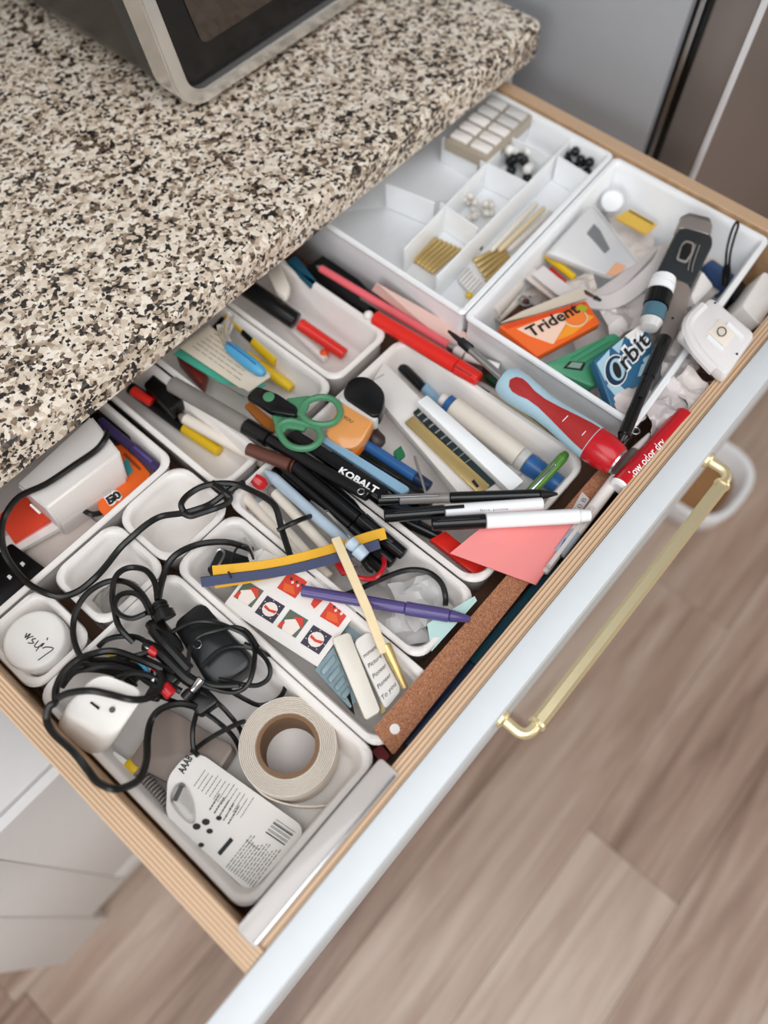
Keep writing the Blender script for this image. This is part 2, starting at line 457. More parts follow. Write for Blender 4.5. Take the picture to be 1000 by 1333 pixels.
# ================================================================== SETTING
# floor with planks
fl = B().box((-2.0, -2.6, -.03), (2.4, 1.12, -.012))
floor = struct('floor', fl, mat('subfloor', '#3c2c24', .8))
PW = .178
rows = [(-1.6 + PW * i) for i in range(15)]
for i, y in enumerate(rows):
    x = -1.6 - random.random() * 1.0
    while x < 2.2:
        L = 1.22
        x0, x1 = max(x, -1.6), min(x + L, 2.2)
        if x1 - x0 > .05:
            o = finish('plank', B().box((x0 + .0003, y + .0003, -.012), (x1 - .0003, y + PW - .0003, 0), .0006, seg=1), FLOORW)
            o.parent = floor
        x += L
struct('wall_left', B().box((-2.04, -2.64, 0), (-2.0, 1.16, 2.7)), mat('wall_paint', '#cfcac4', .7))
struct('wall_front', B().box((-2.0, -2.64, 0), (2.4, -2.6, 2.7)), mat('wall_paint', '#cfcac4', .7))
struct('wall_right', B().box((2.4, -2.64, 0), (2.44, 1.16, 2.7)), mat('wall_paint', '#cfcac4', .7))
struct('wall_back', B().box((-2.0, 1.12, 0), (2.4, 1.16, 2.7)), mat('wall_paint', '#cfcac4', .7))
# worktop: granite slab with an eased front edge and a rounded free corner
def counter():
    pts = [V((-1.3, .463, 0)), V((.818, .463, 0)), V((.818, 1.115, 0)), V((-1.3, 1.115, 0))]
    def rg(d, z):
        c = inset(pts, d); out = []
        for i, p in enumerate(c):
            if i == 1:
                for q in rpoly(c, .014, 5)[6:12]: out.append(V((q.x, q.y, z)))
            else: out.append(V((p.x, p.y, z)))
        return out
    o = B().rings([rg(.002, .860), rg(0, .862), rg(0, .893), rg(.0012, .897), rg(.004, .8992), rg(.008, .900)])
    return solo('granite_worktop', o, GRANITE, 'speckled cream, brown and black granite worktop slab over the drawer', 'worktop', (-.24, .79, .86))
counter()
# base cabinet that the drawer slides out of
cab = thing('base_cabinet', 'white base cabinet under the granite worktop, drawer pulled out of it', 'cabinet', (.35, .79, 0))
part('side_panel', B().box((.789, .492, .09), (.810, 1.10, .858), .001), PAINT, cab)
part('side_panel', B().box((-.125, .492, .09), (-.104, 1.10, .858), .001), PAINT, cab)
part('back_panel', B().box((-.104, 1.088, .09), (.789, 1.10, .858)), PAINT, cab)
part('shelf_panel', B().box((-.104, .50, .60), (.789, 1.088, .618)), PAINT, cab)
part('bottom_panel', B().box((-.104, .50, .09), (.789, 1.088, .108)), PAINT, cab)
part('top_rail', B().box((-.104, .495, .846), (.789, .515, .858)), PAINT, cab)
part('toe_kick', B().box((-.125, .55, 0), (.810, .565, .09)), DARK, cab)
# lower fronts standing proud at the left, ending in a post that reaches the floor
lc = thing('cabinet_front', 'white lower cabinet front with corner post, seen under the drawer at left', 'cabinet', (-.1, .40, 0))
part('post', B().box((-.385, .340, 0), (-.296, .46, .60), .004), SHADEPAINT, lc)
part('stile', B().box((-.2957, .3412, .085), (-.2255, .46, .60), .0015), SHADEPAINT, lc)
part('door_panel', B().box((-.2252, .3412, .1505), (.24, .46, .60), .003), SHADEPAINT, lc)
part('bottom_rail', B().box((-.2252, .3412, .085), (.24, .46, .150), .003), SHADEPAINT, lc)
part('top_board', B().box((-.385, .352, .601), (.24, .46, .612), .002), SHADEPAINT, lc)
# fridge: stainless side, gasket gap, door with edge highlight painted as pale strip
fr = thing('refrigerator', 'grey stainless steel refrigerator beyond the end of the worktop', 'refrigerator', (1.2, .70, 0))
FS = mat('fridge_side', '#b2b4b8', .42, .15); FD = mat('fridge_door_steel', '#8c827d', .36, .5)
part('cabinet_side', B().box((.862, .318, .03), (1.70, 1.10, 1.78), .006), FS, fr, 'grey metal cabinet body')
part('gasket', B().box((.872, .298, .05), (1.69, .319, 1.76), .001), BLACK, fr, 'dark rubber gasket in the gap behind the door')
dr = part('door', B().box((.862, .246, .05), (1.70, .297, 1.76), .0045, seg=3), FD, fr, 'brushed steel door')
part('hinge_trim', B().box((.866, .306, .06), (.8715, .312, 1.75), .0005), STEEL, fr)
part('edge_highlight', B().box((.8588, .2432, .06), (.8655, .2500, 1.75), .0015), mat('highlight_white', '#e6e6e8', .25, .2), fr, 'pale strip painting the highlight on the door edge')
for fx, fy in ((.90, .35), (1.65, .35), (.90, 1.05), (1.65, 1.05)):
    part('foot', B().lathe((fx, fy, 0), (fx, fy, .031), [(0, .02), (.3, .022), (1, .018)]), BLACK, fr)
# pet bowl on the floor behind the handle
pc = (1.02, .045)
pb = thing('pet_bowl', 'white bowl with brown contents on the floor beyond the drawer handle', 'bowl', (pc[0], pc[1], 0))
def oct_(rx, ry, z, n=28): return [V((pc[0] + rx * abs(math.cos(2 * math.pi * k / n)) ** .7 * (1 if math.cos(2 * math.pi * k / n) >= 0 else -1), pc[1] + ry * abs(math.sin(2 * math.pi * k / n)) ** .7 * (1 if math.sin(2 * math.pi * k / n) >= 0 else -1), z)) for k in range(n)]
part('bowl', B().rings([oct_(.085, .085, 0), oct_(.092, .092, .01), oct_(.10, .10, .066), oct_(.099, .099, .071), oct_(.088, .088, .070), oct_(.082, .082, .06), oct_(.07, .07, .014)]), WHITE2, pb)
part('kibble', B().rings([oct_(.072, .072, .0152), oct_(.076, .076, .030), oct_(.05, .05, .036), oct_(.02, .02, .038)]), mat('kibble', '#9a6f47', .8, bump=1., bscale=160), pb)

# ================================================================== OVEN
ov = thing('toaster_oven', 'black and brushed steel countertop oven standing on the granite', 'oven', (.70, .83, .900))
OX0, OX1, OY0, OY1, OZ0, OZ1 = .424, .815, .645, 1.05, .909, 1.16
OVB = mat('oven_brown_steel', '#332e2a', .32, .6); OVF = mat('oven_frame_steel', '#dedbd6', .24, .85)
def yring(x0, x1, z0, z1, r, y, flare=0):
    c = [V((x0, y, z0)), V((x1, y, z0)), V((x1 + flare, y, z1)), V((x0 - flare, y, z1))]
    return rpoly(c, r, 6)
fl_ = .034
part('housing', B().rings([yring(OX0 + .006, OX1 - .006, OZ0 + .006, OZ1 - .006, .03, OY1, fl_), yring(OX0 + .004, OX1 - .004, OZ0 + .004, OZ1 - .004, .03, OY1 - .01, fl_), yring(OX0 + .004, OX1 - .004, OZ0 + .004, OZ1 - .004, .03, OY0 + .055, fl_)]), OVB, ov, 'dark bronze metal housing')
part('housing_band', B().rings([yring(OX0 + .003, OX1 - .003, OZ0 + .003, OZ1 - .003, .032, OY0 + .0555, fl_), yring(OX0 + .002, OX1 - .002, OZ0 + .002, OZ1 - .002, .032, OY0 + .030, fl_)]), DARK, ov)
def frame_(y0, y1, x0, x1, z0, z1, r, wd):
    o0 = yring(x0, x1, z0, z1, r, y0, fl_); o1 = yring(x0, x1, z0, z1, r, y1, fl_)
    i0 = yring(x0 + wd, x1 - wd, z0 + wd, z1 - wd, r * .55, y0, fl_); i1 = yring(x0 + wd, x1 - wd, z0 + wd, z1 - wd, r * .55, y1, fl_)
    b = B(); rr = [o1, o0, i0, i1]
    vs = [[b.bm.verts.new(p) for p in q] for q in rr]; n = len(o0)
    for k in range(4):
        a, c = vs[k], vs[(k + 1) % 4]
        for i in range(n): b.bm.faces.new((a[i], a[(i + 1) % n], c[(i + 1) % n], c[i]))
    bmesh.ops.bevel(b.bm, geom=[e for e in b.bm.edges if any(e.verts[0] in v and e.verts[1] in v for v in vs[:3])], offset=.002, segments=2, affect='EDGES')
    return b
part('frame', frame_(OY0 - .004, OY0 + .030, OX0, OX1, OZ0, OZ1, .036, .0155), OVF, ov, 'rounded brushed steel front frame')
part('door', B().rings([yring(OX0 + .0165, OX1 - .0165, OZ0 + .0165, OZ1 - .022, .016, OY0 + .028, fl_), yring(OX0 + .0165, OX1 - .0165, OZ0 + .0165, OZ1 - .022, .016, OY0 + .006, fl_)]), mat('oven_black', '#0d0d0e', .2), ov, 'glossy black door')
part('window', B().rings([yring(OX0 + .046, OX1 - .046, OZ0 + .052, OZ1 - .05, .008, OY0 + .0058, fl_), yring(OX0 + .046, OX1 - .046, OZ0 + .052, OZ1 - .05, .008, OY0 + .0045, fl_)]), mat('oven_glass', '#3a3029', .15, coat=.5), ov, 'dark glass pane')
for fx in (OX0 + .05, OX1 - .05):
    for fy in (OY0 + .07, OY1 - .05):
        part('foot', B().lathe((fx, fy, .900), (fx, fy, .9185), [(0, .010), (.3, .012), (1, .012)]), BLACK, ov)

# ================================================================== DRAWER
dw = thing('kitchen_drawer', 'white fronted plywood drawer pulled open and full of stationery and cables', 'drawer', (.345, .32, ZB - .012))
X0, X1, YB = -.0868, .7768, .62
part('side_panel', B().box((X0, .0482, ZB - .012), (X0 + .0180, YB, .84), .0006, seg=1), PLYX, dw, 'left plywood side with striped cut edge')
part('side_panel', B().box((X1 - .0165, .0482, ZB - .012), (X1, YB, .84), .0006, seg=1), PLYX, dw, 'right plywood side with striped cut edge')
part('inner_front', B().box((X0 + .0181, .0482, ZB - .012), (X1 - .0166, .0625, .838), .0006, seg=1), PLYY, dw, 'plywood inner front with striped cut edge')
part('back_panel', B().box((X0 + .0181, YB - .015, ZB - .012), (X1 - .0166, YB, .838), .0006, seg=1), PLYY, dw)
part('bottom_panel', B().box((X0 + .0181, .063, ZB - .010), (X1 - .0166, YB - .0155, ZB - .0004)), mat('drawer_bottom', '#6a4c38', .55, grain=.15, gscale=40), dw)
fp = B().box((-.150, .0238, .655), (.792, .0477, .8405), .0015)
part('front_panel', fp, PAINT, dw, 'white painted front panel')
# dovetail keys in the corners, at the right rear of the front
for k in range(4):
    zz = ZB + .006 + k * .021
    part('dovetail_key', B().box((X1 - .0170, .0478, zz), (X1 + .0002, .0480, zz + .011)), KRAFT, dw)
hd = None
def handle():
    z = .792; xa, xb = .176, .507; y0, yb = .0236, -.002
    r = .0050
    bar = B(); n = 6
    bar.lathe((xa + .014, yb, z), (xb - .014, yb, z), [(0, .0058), (.002, .0066), (.998, .0066), (1, .0058)], 6)
    h = part('handle', bar, BRASS, dw, 'long brass pull bar with rounded elbows')
    for x, s in ((xa, 1), (xb, -1)):
        part('post', B().tube([(x, y0, z), (x, y0 - .008, z), (x, yb + .008, z), (x + s * .0025, yb + .0025, z), (x + s * .008, yb, z), (x + s * .0145, yb, z)], r, 10, 5), BRASS, h)
        part('collar', B().lathe((x + s * .0135, yb, z), (x + s * .0175, yb, z), [(0, .007), (.15, .0078), (.85, .0078), (1, .007)], 14), BRASS, h)
        part('rosette', B().lathe((x, y0 + .0004, z), (x, y0 - .0045, z), [(0, .0085), (.6, .0085), (1, .0065)], 16), BRASS, h)
handle()

# ================================================================== TRAYS
ZT = .803
G = 'white plastic trays in the drawer'
tray('wide white tray in the front left corner, holding cotton tape, battery card and adapters', rect(-.0665, .0855, .0775, .3275), ZB, ZT, group=G)
tray('small square white tray at left edge, holding a round lidded tub', rect(-.0668, -.001, .3280, .4035), ZB, ZT, group=G)
tray('small square white tray holding clear round plastic lids, beside the tub tray', rect(.0080, .0835, .3280, .4035), ZB, ZT, group=G)
tray('empty small square white tray under the black cable', rect(.0840, .1655, .3280, .4055), ZB, ZT, r=.02, group=G)
tray('wide white tray at far left holding a white adapter box and orange packet', rect(-.0675, .1640, .4065, .585), ZB, ZT, group=G)
tray('narrow white tray with a yellow tipped highlighter, under the clear barrelled marker', rect(.1690, .2275, .3490, .585), ZB, ZT, group=G)
tray('narrow white tray with note booklet and yellow highlighters, behind the scissors', rect(.2285, .3270, .3480, .585), ZB, ZT + .004, group=G)
tray('white tray holding a red pen and a black capped marker', rect(.3285, .4150, .3510, .585), ZB, ZT + .003, group=G)
tray('narrow white tray holding a sheet of red and navy stamps', rect(.0860, .1630, .0800, .3270), ZB, ZT, group=G)
tray('narrow white tray packed with white, pale blue and black pens', rect(.1640, .2465, .1030, .3410), ZB, ZT, group=G)
tray('wide white tray with glue stick, white cards and carpenter pencils', rect(.2480, .4240, .1070, .3420), ZB, ZT, r=.02, group=G)
BINC = [(.4600, .0895), (.7590, .1115), (.7590, .3095), (.4600, .2940)]
tray('tall white bin at right heaped with gum packs, wrappers and a hair trimmer', BINC, ZB, .835, r=.007, wall=.005, taper=.003, m=WHITE2, name='storage_bin')
# ---- compartment box
BOX = [(.4600, .2945), (.7590, .310), (.7590, .560), (.4600, .560)]
bx = tray('white compartment box with beads and gold tubes, behind the tall bin', BOX, ZB, .836, r=.006, taper=.002, m=WHITE2, name='bead_organizer', fl=.800)
def divider(a, b, zt=.833):
    a, b = P(*a, zt), P(*b, zt); d = (b - a).normalized(); y = V((-d.y, d.x, 0)) * .0011
    o = B().rings([[p + V((0, 0, z)) for p in (a - y, b - y, b + y, a + y)] for z in (.8005 - zt, -.001, 0)])
    part('divider', o, WHITE2, bx)
for a, b in (((569, 360), (752, 173)), ((768, 229), (727, 203)), ((527, 324), (700, 142)), ((574, 264), (622, 297)), ((626, 208), (686, 238)), ((665, 178), (715, 203)), ((503, 239), (566, 264)), ((577, 178), (624, 205)), ((606, 310), (606, 310.5))):
    if abs(a[0] - b[0]) > 1: divider(a, b)

# ================================================================== CONTENTS
# ---- front left tray -------------------------------------------------
c = P(377, 967, .799) + V((-.0025, 0, 0)); c0 = V((c.x, c.y, .7565))
tr = thing('tape_roll', 'large roll of cream cotton tape on a brown cardboard core', 'tape', c0)
RZ = .7565
prof = []
H = .042
def ringpts(c, r, z, n=44): return [V((c.x + r * math.cos(2 * math.pi * k / n), c.y + r * math.sin(2 * math.pi * k / n), z)) for k in range(n)]
# windings: concentric ridges on the end face
rg = [ringpts(c, .0258, RZ), ringpts(c, .0397, RZ), ringpts(c, .0400, RZ + .002), ringpts(c, .0400, RZ + H - .002)]
k = 9
for i in range(k):
    r1 = .0397 - i * (.0397 - .0262) / k; dr_ = (.0397 - .0262) / k
    rg += [ringpts(c, r1, RZ + H), ringpts(c, r1 - dr_ * .6, RZ + H + .0002), ringpts(c, r1 - dr_ * .85, RZ + H - .0022)]
rg += [ringpts(c, .0258, RZ + H - .001), ringpts(c, .0258, RZ)]
b = B().rings(rg, False, False); bmesh.ops.remove_doubles(b.bm, verts=b.bm.verts[:], dist=1e-6)
part('windings', b, COTTON, tr)
b = B().rings([ringpts(c, .0256, RZ), ringpts(c, .0256, RZ + H - .0005), ringpts(c, .0225, RZ + H - .0005), ringpts(c, .0225, RZ), ringpts(c, .0256, RZ)], False, False)
bmesh.ops.remove_doubles(b.bm, verts=b.bm.verts[:], dist=1e-6)
part('core', b, mat('core_card', '#7f5f43', .75), tr, 'brown cardboard core')
tail = [P(322, 1012, .782), P(345, 1036, .778), P(380, 1049, .774), P(420, 1050, .773), P(455, 1040, .773), P(484, 1020, .776)]
part('loose_end', B().ribbon(tail, .0012, .011, smooth=6), COTTON, tr)

ca = [(218, 1012), (240, 985), (262, 981), (392, 1074), (394, 1088), (330, 1158), (318, 1157), (216, 1062)]
cz = .776
cpts = [P(x, y, .794 - .022 * (x - 216) / 180) for x, y in ca]
bc = thing('battery_card', 'white printed battery blister card with empty clear bubble, lying in the front left tray', 'packaging', low(*cpts, dz=.02))
part('card', B().slab(cpts, .0008, .006), CARD, bc)
nn = (cpts[3] - cpts[0]).cross(cpts[6] - cpts[0]).normalized(); nn = nn if nn.z > 0 else -nn
def cp(x, y): return P(x, y, .794 - .022 * (x - 216) / 180)
text(bc, 'AAA8', cp(239, 1008), cp(251, 987), .006, INK, up=nn, bold=.03)
# rows of small print, bar code, pictograms
def bar_on(bb, a, b_, wd, lift=.0003, up=nn):
    a, b_ = V(a), V(b_); d = (b_ - a).normalized(); y = up.cross(d) * wd / 2
    bb.slab([p + up * lift for p in (a - y, b_ - y, b_ + y, a + y)], .0002)
def strokes(bb, p00, p10, p01, rows, lens, wd, up=nn):
    p00, p10, p01 = V(p00), V(p10), V(p01); rnd = random.Random(rows)
    for i in range(rows):
        t = (i + .5) / rows; s = p00.lerp(p01, t); e = s + (p10 - p00) * lens * (.75 + .25 * rnd.random())
        u = 0
        while u < .97:
            l = .05 + .12 * rnd.random(); l = min(l, 1 - u)
            bar_on(bb, s.lerp(e, u), s.lerp(e, u + l), wd, up=up); u += l + .03
bb = B(); strokes(bb, cp(250, 1022), cp(268, 996), cp(316, 1066), 13, 1., .0006); strokes(bb, cp(270, 1052), cp(285, 1028), cp(300, 1075), 5, 1., .0012)
part('small_print', bb, GREYINK, bc)
bb = B(); strokes(bb, cp(293, 1128), cp(331, 1080), cp(330, 1156), 12, 1., .0006); strokes(bb, cp(331, 1080), cp(352, 1096), cp(310, 1107), 1, 1, .0006)
part('small_print', bb, INK, bc)
bb = B()
for i in range(12):
    if i % 3 != 1: bar_on(bb, cp(346 + i * 1.2, 1083 - i * 1.5), cp(371 + i * 1.2, 1100 - i * 1.5), .0004 + .0006 * (i % 4 == 0))
part('bar_code', bb, INK, bc)
bb = B()
for (x, y, r) in ((256, 1076, 5.5), (268, 1070, 5.5), (273, 1082, 4.5), (285, 1065, 4), (262, 1100, 4)):
    bb.slab([cp(x + r * math.cos(a), y + r * .8 * math.sin(a)) + nn * .0004 for a in [j * math.pi / 4 for j in range(8)]], .0003)
bb.slab([q + nn * .0004 for q in (cp(283, 1110), cp(300, 1090), cp(304, 1094), cp(287, 1114))], .0003)
part('pictogram', bb, INK, bc)
bb = B().slab([q + nn * .0004 for q in (cp(225, 1042), cp(236, 1018), cp(241, 1021), cp(231, 1044))], .0003, .001)
part('hang_hole', bb, INK, bc)
blis = [cp(x, y) + nn * .0006 for x, y in ((219, 1040), (228, 1020), (240, 1018), (253, 1045), (255, 1072), (246, 1073), (228, 1056))]
cb_ = sum(blis, V()) / len(blis)
b = B(); b.rings([rpoly(blis, .004), rpoly([cb_ + (p - cb_) * .82 + nn * .005 for p in blis], .004), rpoly([cb_ + (p - cb_) * .5 + nn * .006 for p in blis], .003)], False)
part('bubble', b, CLEAR, bc, 'clear empty plastic bubble')

# smart plug, tilted
pt = [P(128, 871, .840), P(194, 898, .838), P(148, 964, .832), P(78, 926, .834)]
sp = thing('smart_plug', 'white rounded cube plug adapter with two slots, under the black cable', 'plug', low(*pt, dz=.05))
n0 = (pt[1] - pt[0]).cross(pt[2] - pt[0]).normalized(); n0 = n0 if n0.z > 0 else -n0
shift = P(119, 946, .802) - sum(pt, V()) / 4
def sring(d, dz, r): 
    cc = sum(pt, V()) / 4
    return rpoly([cc + (p - cc) * d + shift * (dz / .046) for p in pt], r, 6)
part('body', B().rings([sring(.80, .046, .009), sring(.92, .043, .011), sring(1.0, .032, .012), sring(1.0, .006, .012), sring(.97, .002, .012), sring(.90, 0, .011)]), mat('plug_white', '#e7e2dc', .4), sp)
b = B().slab([q + n0 * .0003 for q in Q(.8362, (117, 915), (119, 913), (130, 921), (128, 924))], .0006); b.lathe(P(146, 924, .8352), P(146, 924, .8366) , [(0, .0024), (1, .0024)], 12)
part('socket_slot', b, BLACK, sp)

# grey box under the cables
gq = Q(.780, (166, 992), (214, 918), (306, 972), (262, 1042))
solo('adapter_box', B().slab(gq, .022, .005, .003), TAUPE, 'flat taupe plastic box under the cables, behind the battery card', 'box')
# black power adapter
aq = Q([.803, .806, .800, .797], (222, 812), (262, 780), (332, 862), (276, 902))
ad = thing('power_adapter', 'black charger block with round emblem in a tangle of its own thin cords', 'charger', low(*aq, dz=.04))
part('body', B().slab(aq, .036, .009, .004), DARK, ad)
an = (aq[1] - aq[0]).cross(aq[2] - aq[0]).normalized(); an = an if an.z > 0 else -an
ec = P(257, 839, .8015)
e1 = (aq[1] - aq[0]).normalized(); e2 = an.cross(e1)
part('emblem', B().tube([ec + an * .0008 + (e1 * math.cos(t * .9) + e2 * math.sin(t * .9)) * .0036 for t in range(7)], .0005, 5, 3, closed=True), STEEL, ad)
def cord(root, pts, z, r=.0021, name='cord', n=7, m=RUB):
    zz = z if isinstance(z, (list, tuple)) else [z] * len(pts)
    pp = [P(p[0], p[1], zz[min(i, len(zz) - 1)] + .0022 * math.sin(i * 1.9)) for i, p in enumerate(pts)]
    return part(name, B().tube(pp, r, n, 4), m, root)
cord(ad, [(212, 832), (225, 822), (250, 810), (275, 809), (300, 817), (320, 827), (331, 845), (330, 870), (322, 892), (305, 901), (280, 897), (258, 889), (240, 880)], .812)
cord(ad, [(245, 880), (246, 850), (252, 835), (264, 826), (285, 820), (305, 816), (322, 822), (336, 842)], .814, .0018)
cord(ad, [(262, 868), (285, 847), (310, 841), (335, 847), (350, 865), (350, 882), (335, 892), (312, 890), (285, 884)], .810)
cord(ad, [(318, 838), (340, 848), (359, 862), (372, 884), (368, 903), (355, 914), (337, 918), (320, 911), (300, 900), (282, 892)], [.81, .805, .795, .788, .785, .783, .783, .788, .80, .806])
cord(ad, [(185, 855), (212, 868), (248, 882), (280, 892), (312, 892)], .815, .0022)
cord(ad, [(204, 905), (232, 915), (262, 925), (290, 945), (306, 962), (314, 980)], [.8, .8, .8, .795, .782, .765])
cord(ad, [(262, 900), (284, 916), (298, 930), (312, 948), (318, 965)], [.805, .80, .795, .785, .768])
cord(ad, [(256, 928), (251, 950), (252, 974), (258, 984)], .802)
cord(ad, [(250, 978), (275, 960), (305, 944), (318, 939)], [.79, .80, .806, .800])
part('cord_bundle', B().tube([P(190, 840, .812), P(208, 850, .815), (P(225, 866, .814)), P(244, 884, .812), P(262, 894, .810)], .0055, 9, 5), RUB, ad)
part('cord_bundle', B().tube([P(196, 812, .812), P(210, 832, .817), P(226, 850, .816), P(246, 872, .813)], .0050, 9, 5), RUB, ad)
# usb lead and plugs in the tangle
ul = thing('usb_lead', 'thick black cable looped over the white plug adapter at front left', 'cable', P(120, 900, .76))
cord(ul, [(212, 872), (190, 862), (150, 848), (122, 851), (99, 860), (82, 876), (73, 896), (72, 914), (64, 920), (61, 938), (71, 956), (95, 978), (113, 1001), (128, 1019), (149, 1027), (168, 1023), (183, 1012), (191, 989), (192, 962), (197, 938), (210, 923), (234, 916), (256, 920)], [.82, .82, .822, .826, .834, .838, .842, .845, .847, .847, .847, .8475, .8475, .847, .846, .838, .828, .818, .812, .810, .808, .808, .806], .0030)
cord(ul, [(72, 910), (90, 902), (118, 899), (144, 904), (168, 910), (188, 910), (203, 903), (210, 888), (208, 872)], [.846, .844, .843, .843, .843, .840, .832, .824, .818], .0029)
cord(ul, [(84, 884), (100, 868), (130, 866), (160, 872), (180, 886)], [.822, .824, .828, .822, .815], .0028)
cord(ul, [(80, 894), (98, 874), (128, 872), (158, 880), (176, 894)], [.815, .818, .822, .815, .812], .0028)
cord(ul, [(90, 880), (112, 862), (146, 860), (178, 868), (196, 884)], [.818, .82, .82, .815, .81], .0028)
part('usb_plug', B().slab(Q(.820, (196, 886), (201, 873), (204, 875), (200, 888)), .005, .0005, .0006), STEEL, ul, 'metal connector')
part('connector', B().slab(Q(.818, (186, 908), (200, 884), (214, 890), (204, 912)), .008, .002, .001), RUB, ul)
lg = thing('cable_loops', 'thin black cable lying in loops over the clear lids and tub trays', 'cable', P(160, 800, .78))
cord(lg, [(196, 848), (174, 855), (150, 858), (126, 861), (108, 857), (98, 839), (95, 815), (101, 790), (116, 770), (140, 757), (162, 757), (180, 768), (193, 786), (202, 806)], [.818, .818, .816, .815, .814, .814, .813, .813, .813, .814, .814, .814, .815, .817], .0027)
cord(lg, [(174, 836), (156, 817), (149, 795), (146, 775), (150, 752), (162, 741), (178, 739), (192, 744), (202, 760), (205, 782)], [.815, .818, .82, .82, .818, .816, .816, .818, .82, .822], .0027)
cord(lg, [(196, 800), (186, 780), (172, 772), (156, 775), (149, 788), (156, 800), (172, 805), (190, 798)], .822, .0024)
cord(lg, [(128, 842), (140, 832), (160, 828), (180, 830), (195, 840)], .812, .0024)
b = B().lathe(P(205, 782, .822), P(216, 806, .818), [(0, .0036), (.1, .0062), (.6, .0066), (.62, .009), (1, .0095)], 12)
part('plug_head', b, RUB, lg)
b = B()
for i in range(4): b.lathe(P(207 + i * 2.2, 786 + i * 4.6, .8222 - i * .0005), P(208 + i * 2.2, 788.5 + i * 4.6, .822 - i * .0005), [(0, .0070), (1, .0070)], 12)
part('strain_relief', b, RUB, lg)
cord(lg, [(328, 716), (302, 707), (278, 706), (254, 710), (231, 721), (218, 736), (210, 760), (206, 782)], [.790, .804, .812, .814, .815, .816, .818, .822], .0030)
b = B().lathe(P(200, 812, .812), P(232, 850, .810), [(0, .006), (.1, .0085), (.8, .0085), (1, .006)], 10)
part('inline_block', b, RUB, lg)
part('plug_block', B().slab(Q(.806, (236, 906), (262, 888), (286, 912), (258, 932)), .014, .004, .002), RUB, ul)
part('plug_block', B().slab(Q(.812, (192, 872), (216, 862), (236, 880), (214, 900)), .012, .004, .002), RUB, ul)
cord(ul, [(150, 884), (176, 876), (206, 884), (236, 900)], [.826, .822, .818, .812], .0028)
cord(ul, [(110, 872), (140, 866), (172, 874), (200, 892), (226, 896)], [.828, .828, .822, .818, .814], .0026)
# red, yellow and blue leads
for lab, pts, m, r in (('red lead plug in the cable tangle, nearest the black charger block', ((194, 845), (205, 852)), RED, .0045), ('red lead plug in the tangle, next to the metal connectors', ((212, 893), (224, 905)), RED, .0055)):
    a, b_ = P(*pts[0], .818), P(*pts[1], .816)
    pen('lead_plug', lab, 'plug', a, b_, [('body', .0, 1., r, r * .95, m), ('pin', -.45, .02, .0012, .0014, STEEL)])
pen('lead_plug', 'small black plug with a bare metal tip, in the cable tangle by the red plug', 'plug', P(240, 910, .812), P(263, 884, .815), [('body', 0, .4, .005, .0045, RUB), ('tip', .38, 1, .0032, .0042, CHROME)])
lead = thing('ribbon_lead', 'yellow, red and blue wires between the charger and white plug', 'cable', P(165, 850, .78))
cord(lead, [(140, 852), (160, 856), (178, 862), (192, 874)], .812, .0013, 'wire', m=YELLOW)
cord(lead, [(176, 858), (186, 866), (194, 878)], .815, .0018, 'wire', m=SKY)
cord(lead, [(188, 860), (198, 868), (206, 882)], .815, .0016, 'wire', m=RED)
# coiled key cord
kc = thing('coiled_cord', 'grey coiled spring cord with yellow end along the tray wall', 'cord', P(195, 1030, .762))
a, b_ = P(180, 1006, .774), P(219, 1050, .776); d = b_ - a; x = d.normalized(); y = V((0, 0, 1)).cross(x).normalized(); z = x.cross(y)
part('coil', B().tube([a + d * (t / 96) + (y * math.cos(t * 2 * math.pi / 8) + z * math.sin(t * 2 * math.pi / 8)) * .0056 for t in range(97)], .0011, 5, 2), GREYP, kc)
part('end', B().lathe(P(165, 992, .775), P(181, 1008, .774), [(0, .004), (.2, .006), (.8, .006), (1, .004)], 10), YELLOW, kc, 'yellow end piece')
solo('barcode_tag', B().slab(Q(.779, (142, 985), (149, 978), (166, 990), (160, 998)), .0006), CARD, 'small white printed tag beside the white plug adapter', 'tag')

# ---- tub -------------------------------------------------------------
c = P(45, 833, .806)
tub = thing('lidded_tub', 'round white tub with a handwritten word on its lid', 'tub', (c.x, c.y, .7555))
part('jar', B().lathe((c.x, c.y, .7555), (c.x, c.y, .796), [(0, .021), (.05, .024), (1, .0255)], 40), WHITE, tub)
part('lid', B().lathe((c.x, c.y, .793), (c.x, c.y, .808), [(0, .0262), (.05, .0268), (.75, .0268), (.92, .0260), (.97, .0250), (1, .0230)], 44), mat('lid_white', '#e9e5e0', .42), tub)
def hand(root, lines, z, r, m, name='handwriting'):
    b = B()
    for l in lines: b.tube([P(x, y, z) for x, y in l], r, 5, 4)
    return part(name, b, m, root)
k = 130 / 1000
hand(tub, [[(380 * k, 780 + 612 * k), (450 * k, 780 + 560 * k), (535 * k, 780 + 495 * k), (470 * k, 780 + 478 * k), (425 * k, 780 + 492 * k)], [(478 * k, 780 + 385 * k), (470 * k, 780 + 410 * k)],
           [(445 * k, 780 + 440 * k), (410 * k, 780 + 478 * k)], [(360 * k, 780 + 520 * k), (390 * k, 780 + 480 * k), (430 * k, 780 + 440 * k), (380 * k, 780 + 480 * k), (345 * k, 780 + 470 * k), (385 * k, 780 + 415 * k)],
           [(360 * k, 780 + 395 * k), (320 * k, 780 + 405 * k), (335 * k, 780 + 440 * k), (280 * k, 780 + 437 * k)], [(262 * k, 780 + 402 * k), (305 * k, 780 + 345 * k), (250 * k, 780 + 385 * k), (270 * k, 780 + 340 * k)], [(262 * k, 780 + 402 * k), (300 * k, 780 + 380 * k), (335 * k, 780 + 372 * k)]], .8083, .00045, INK)
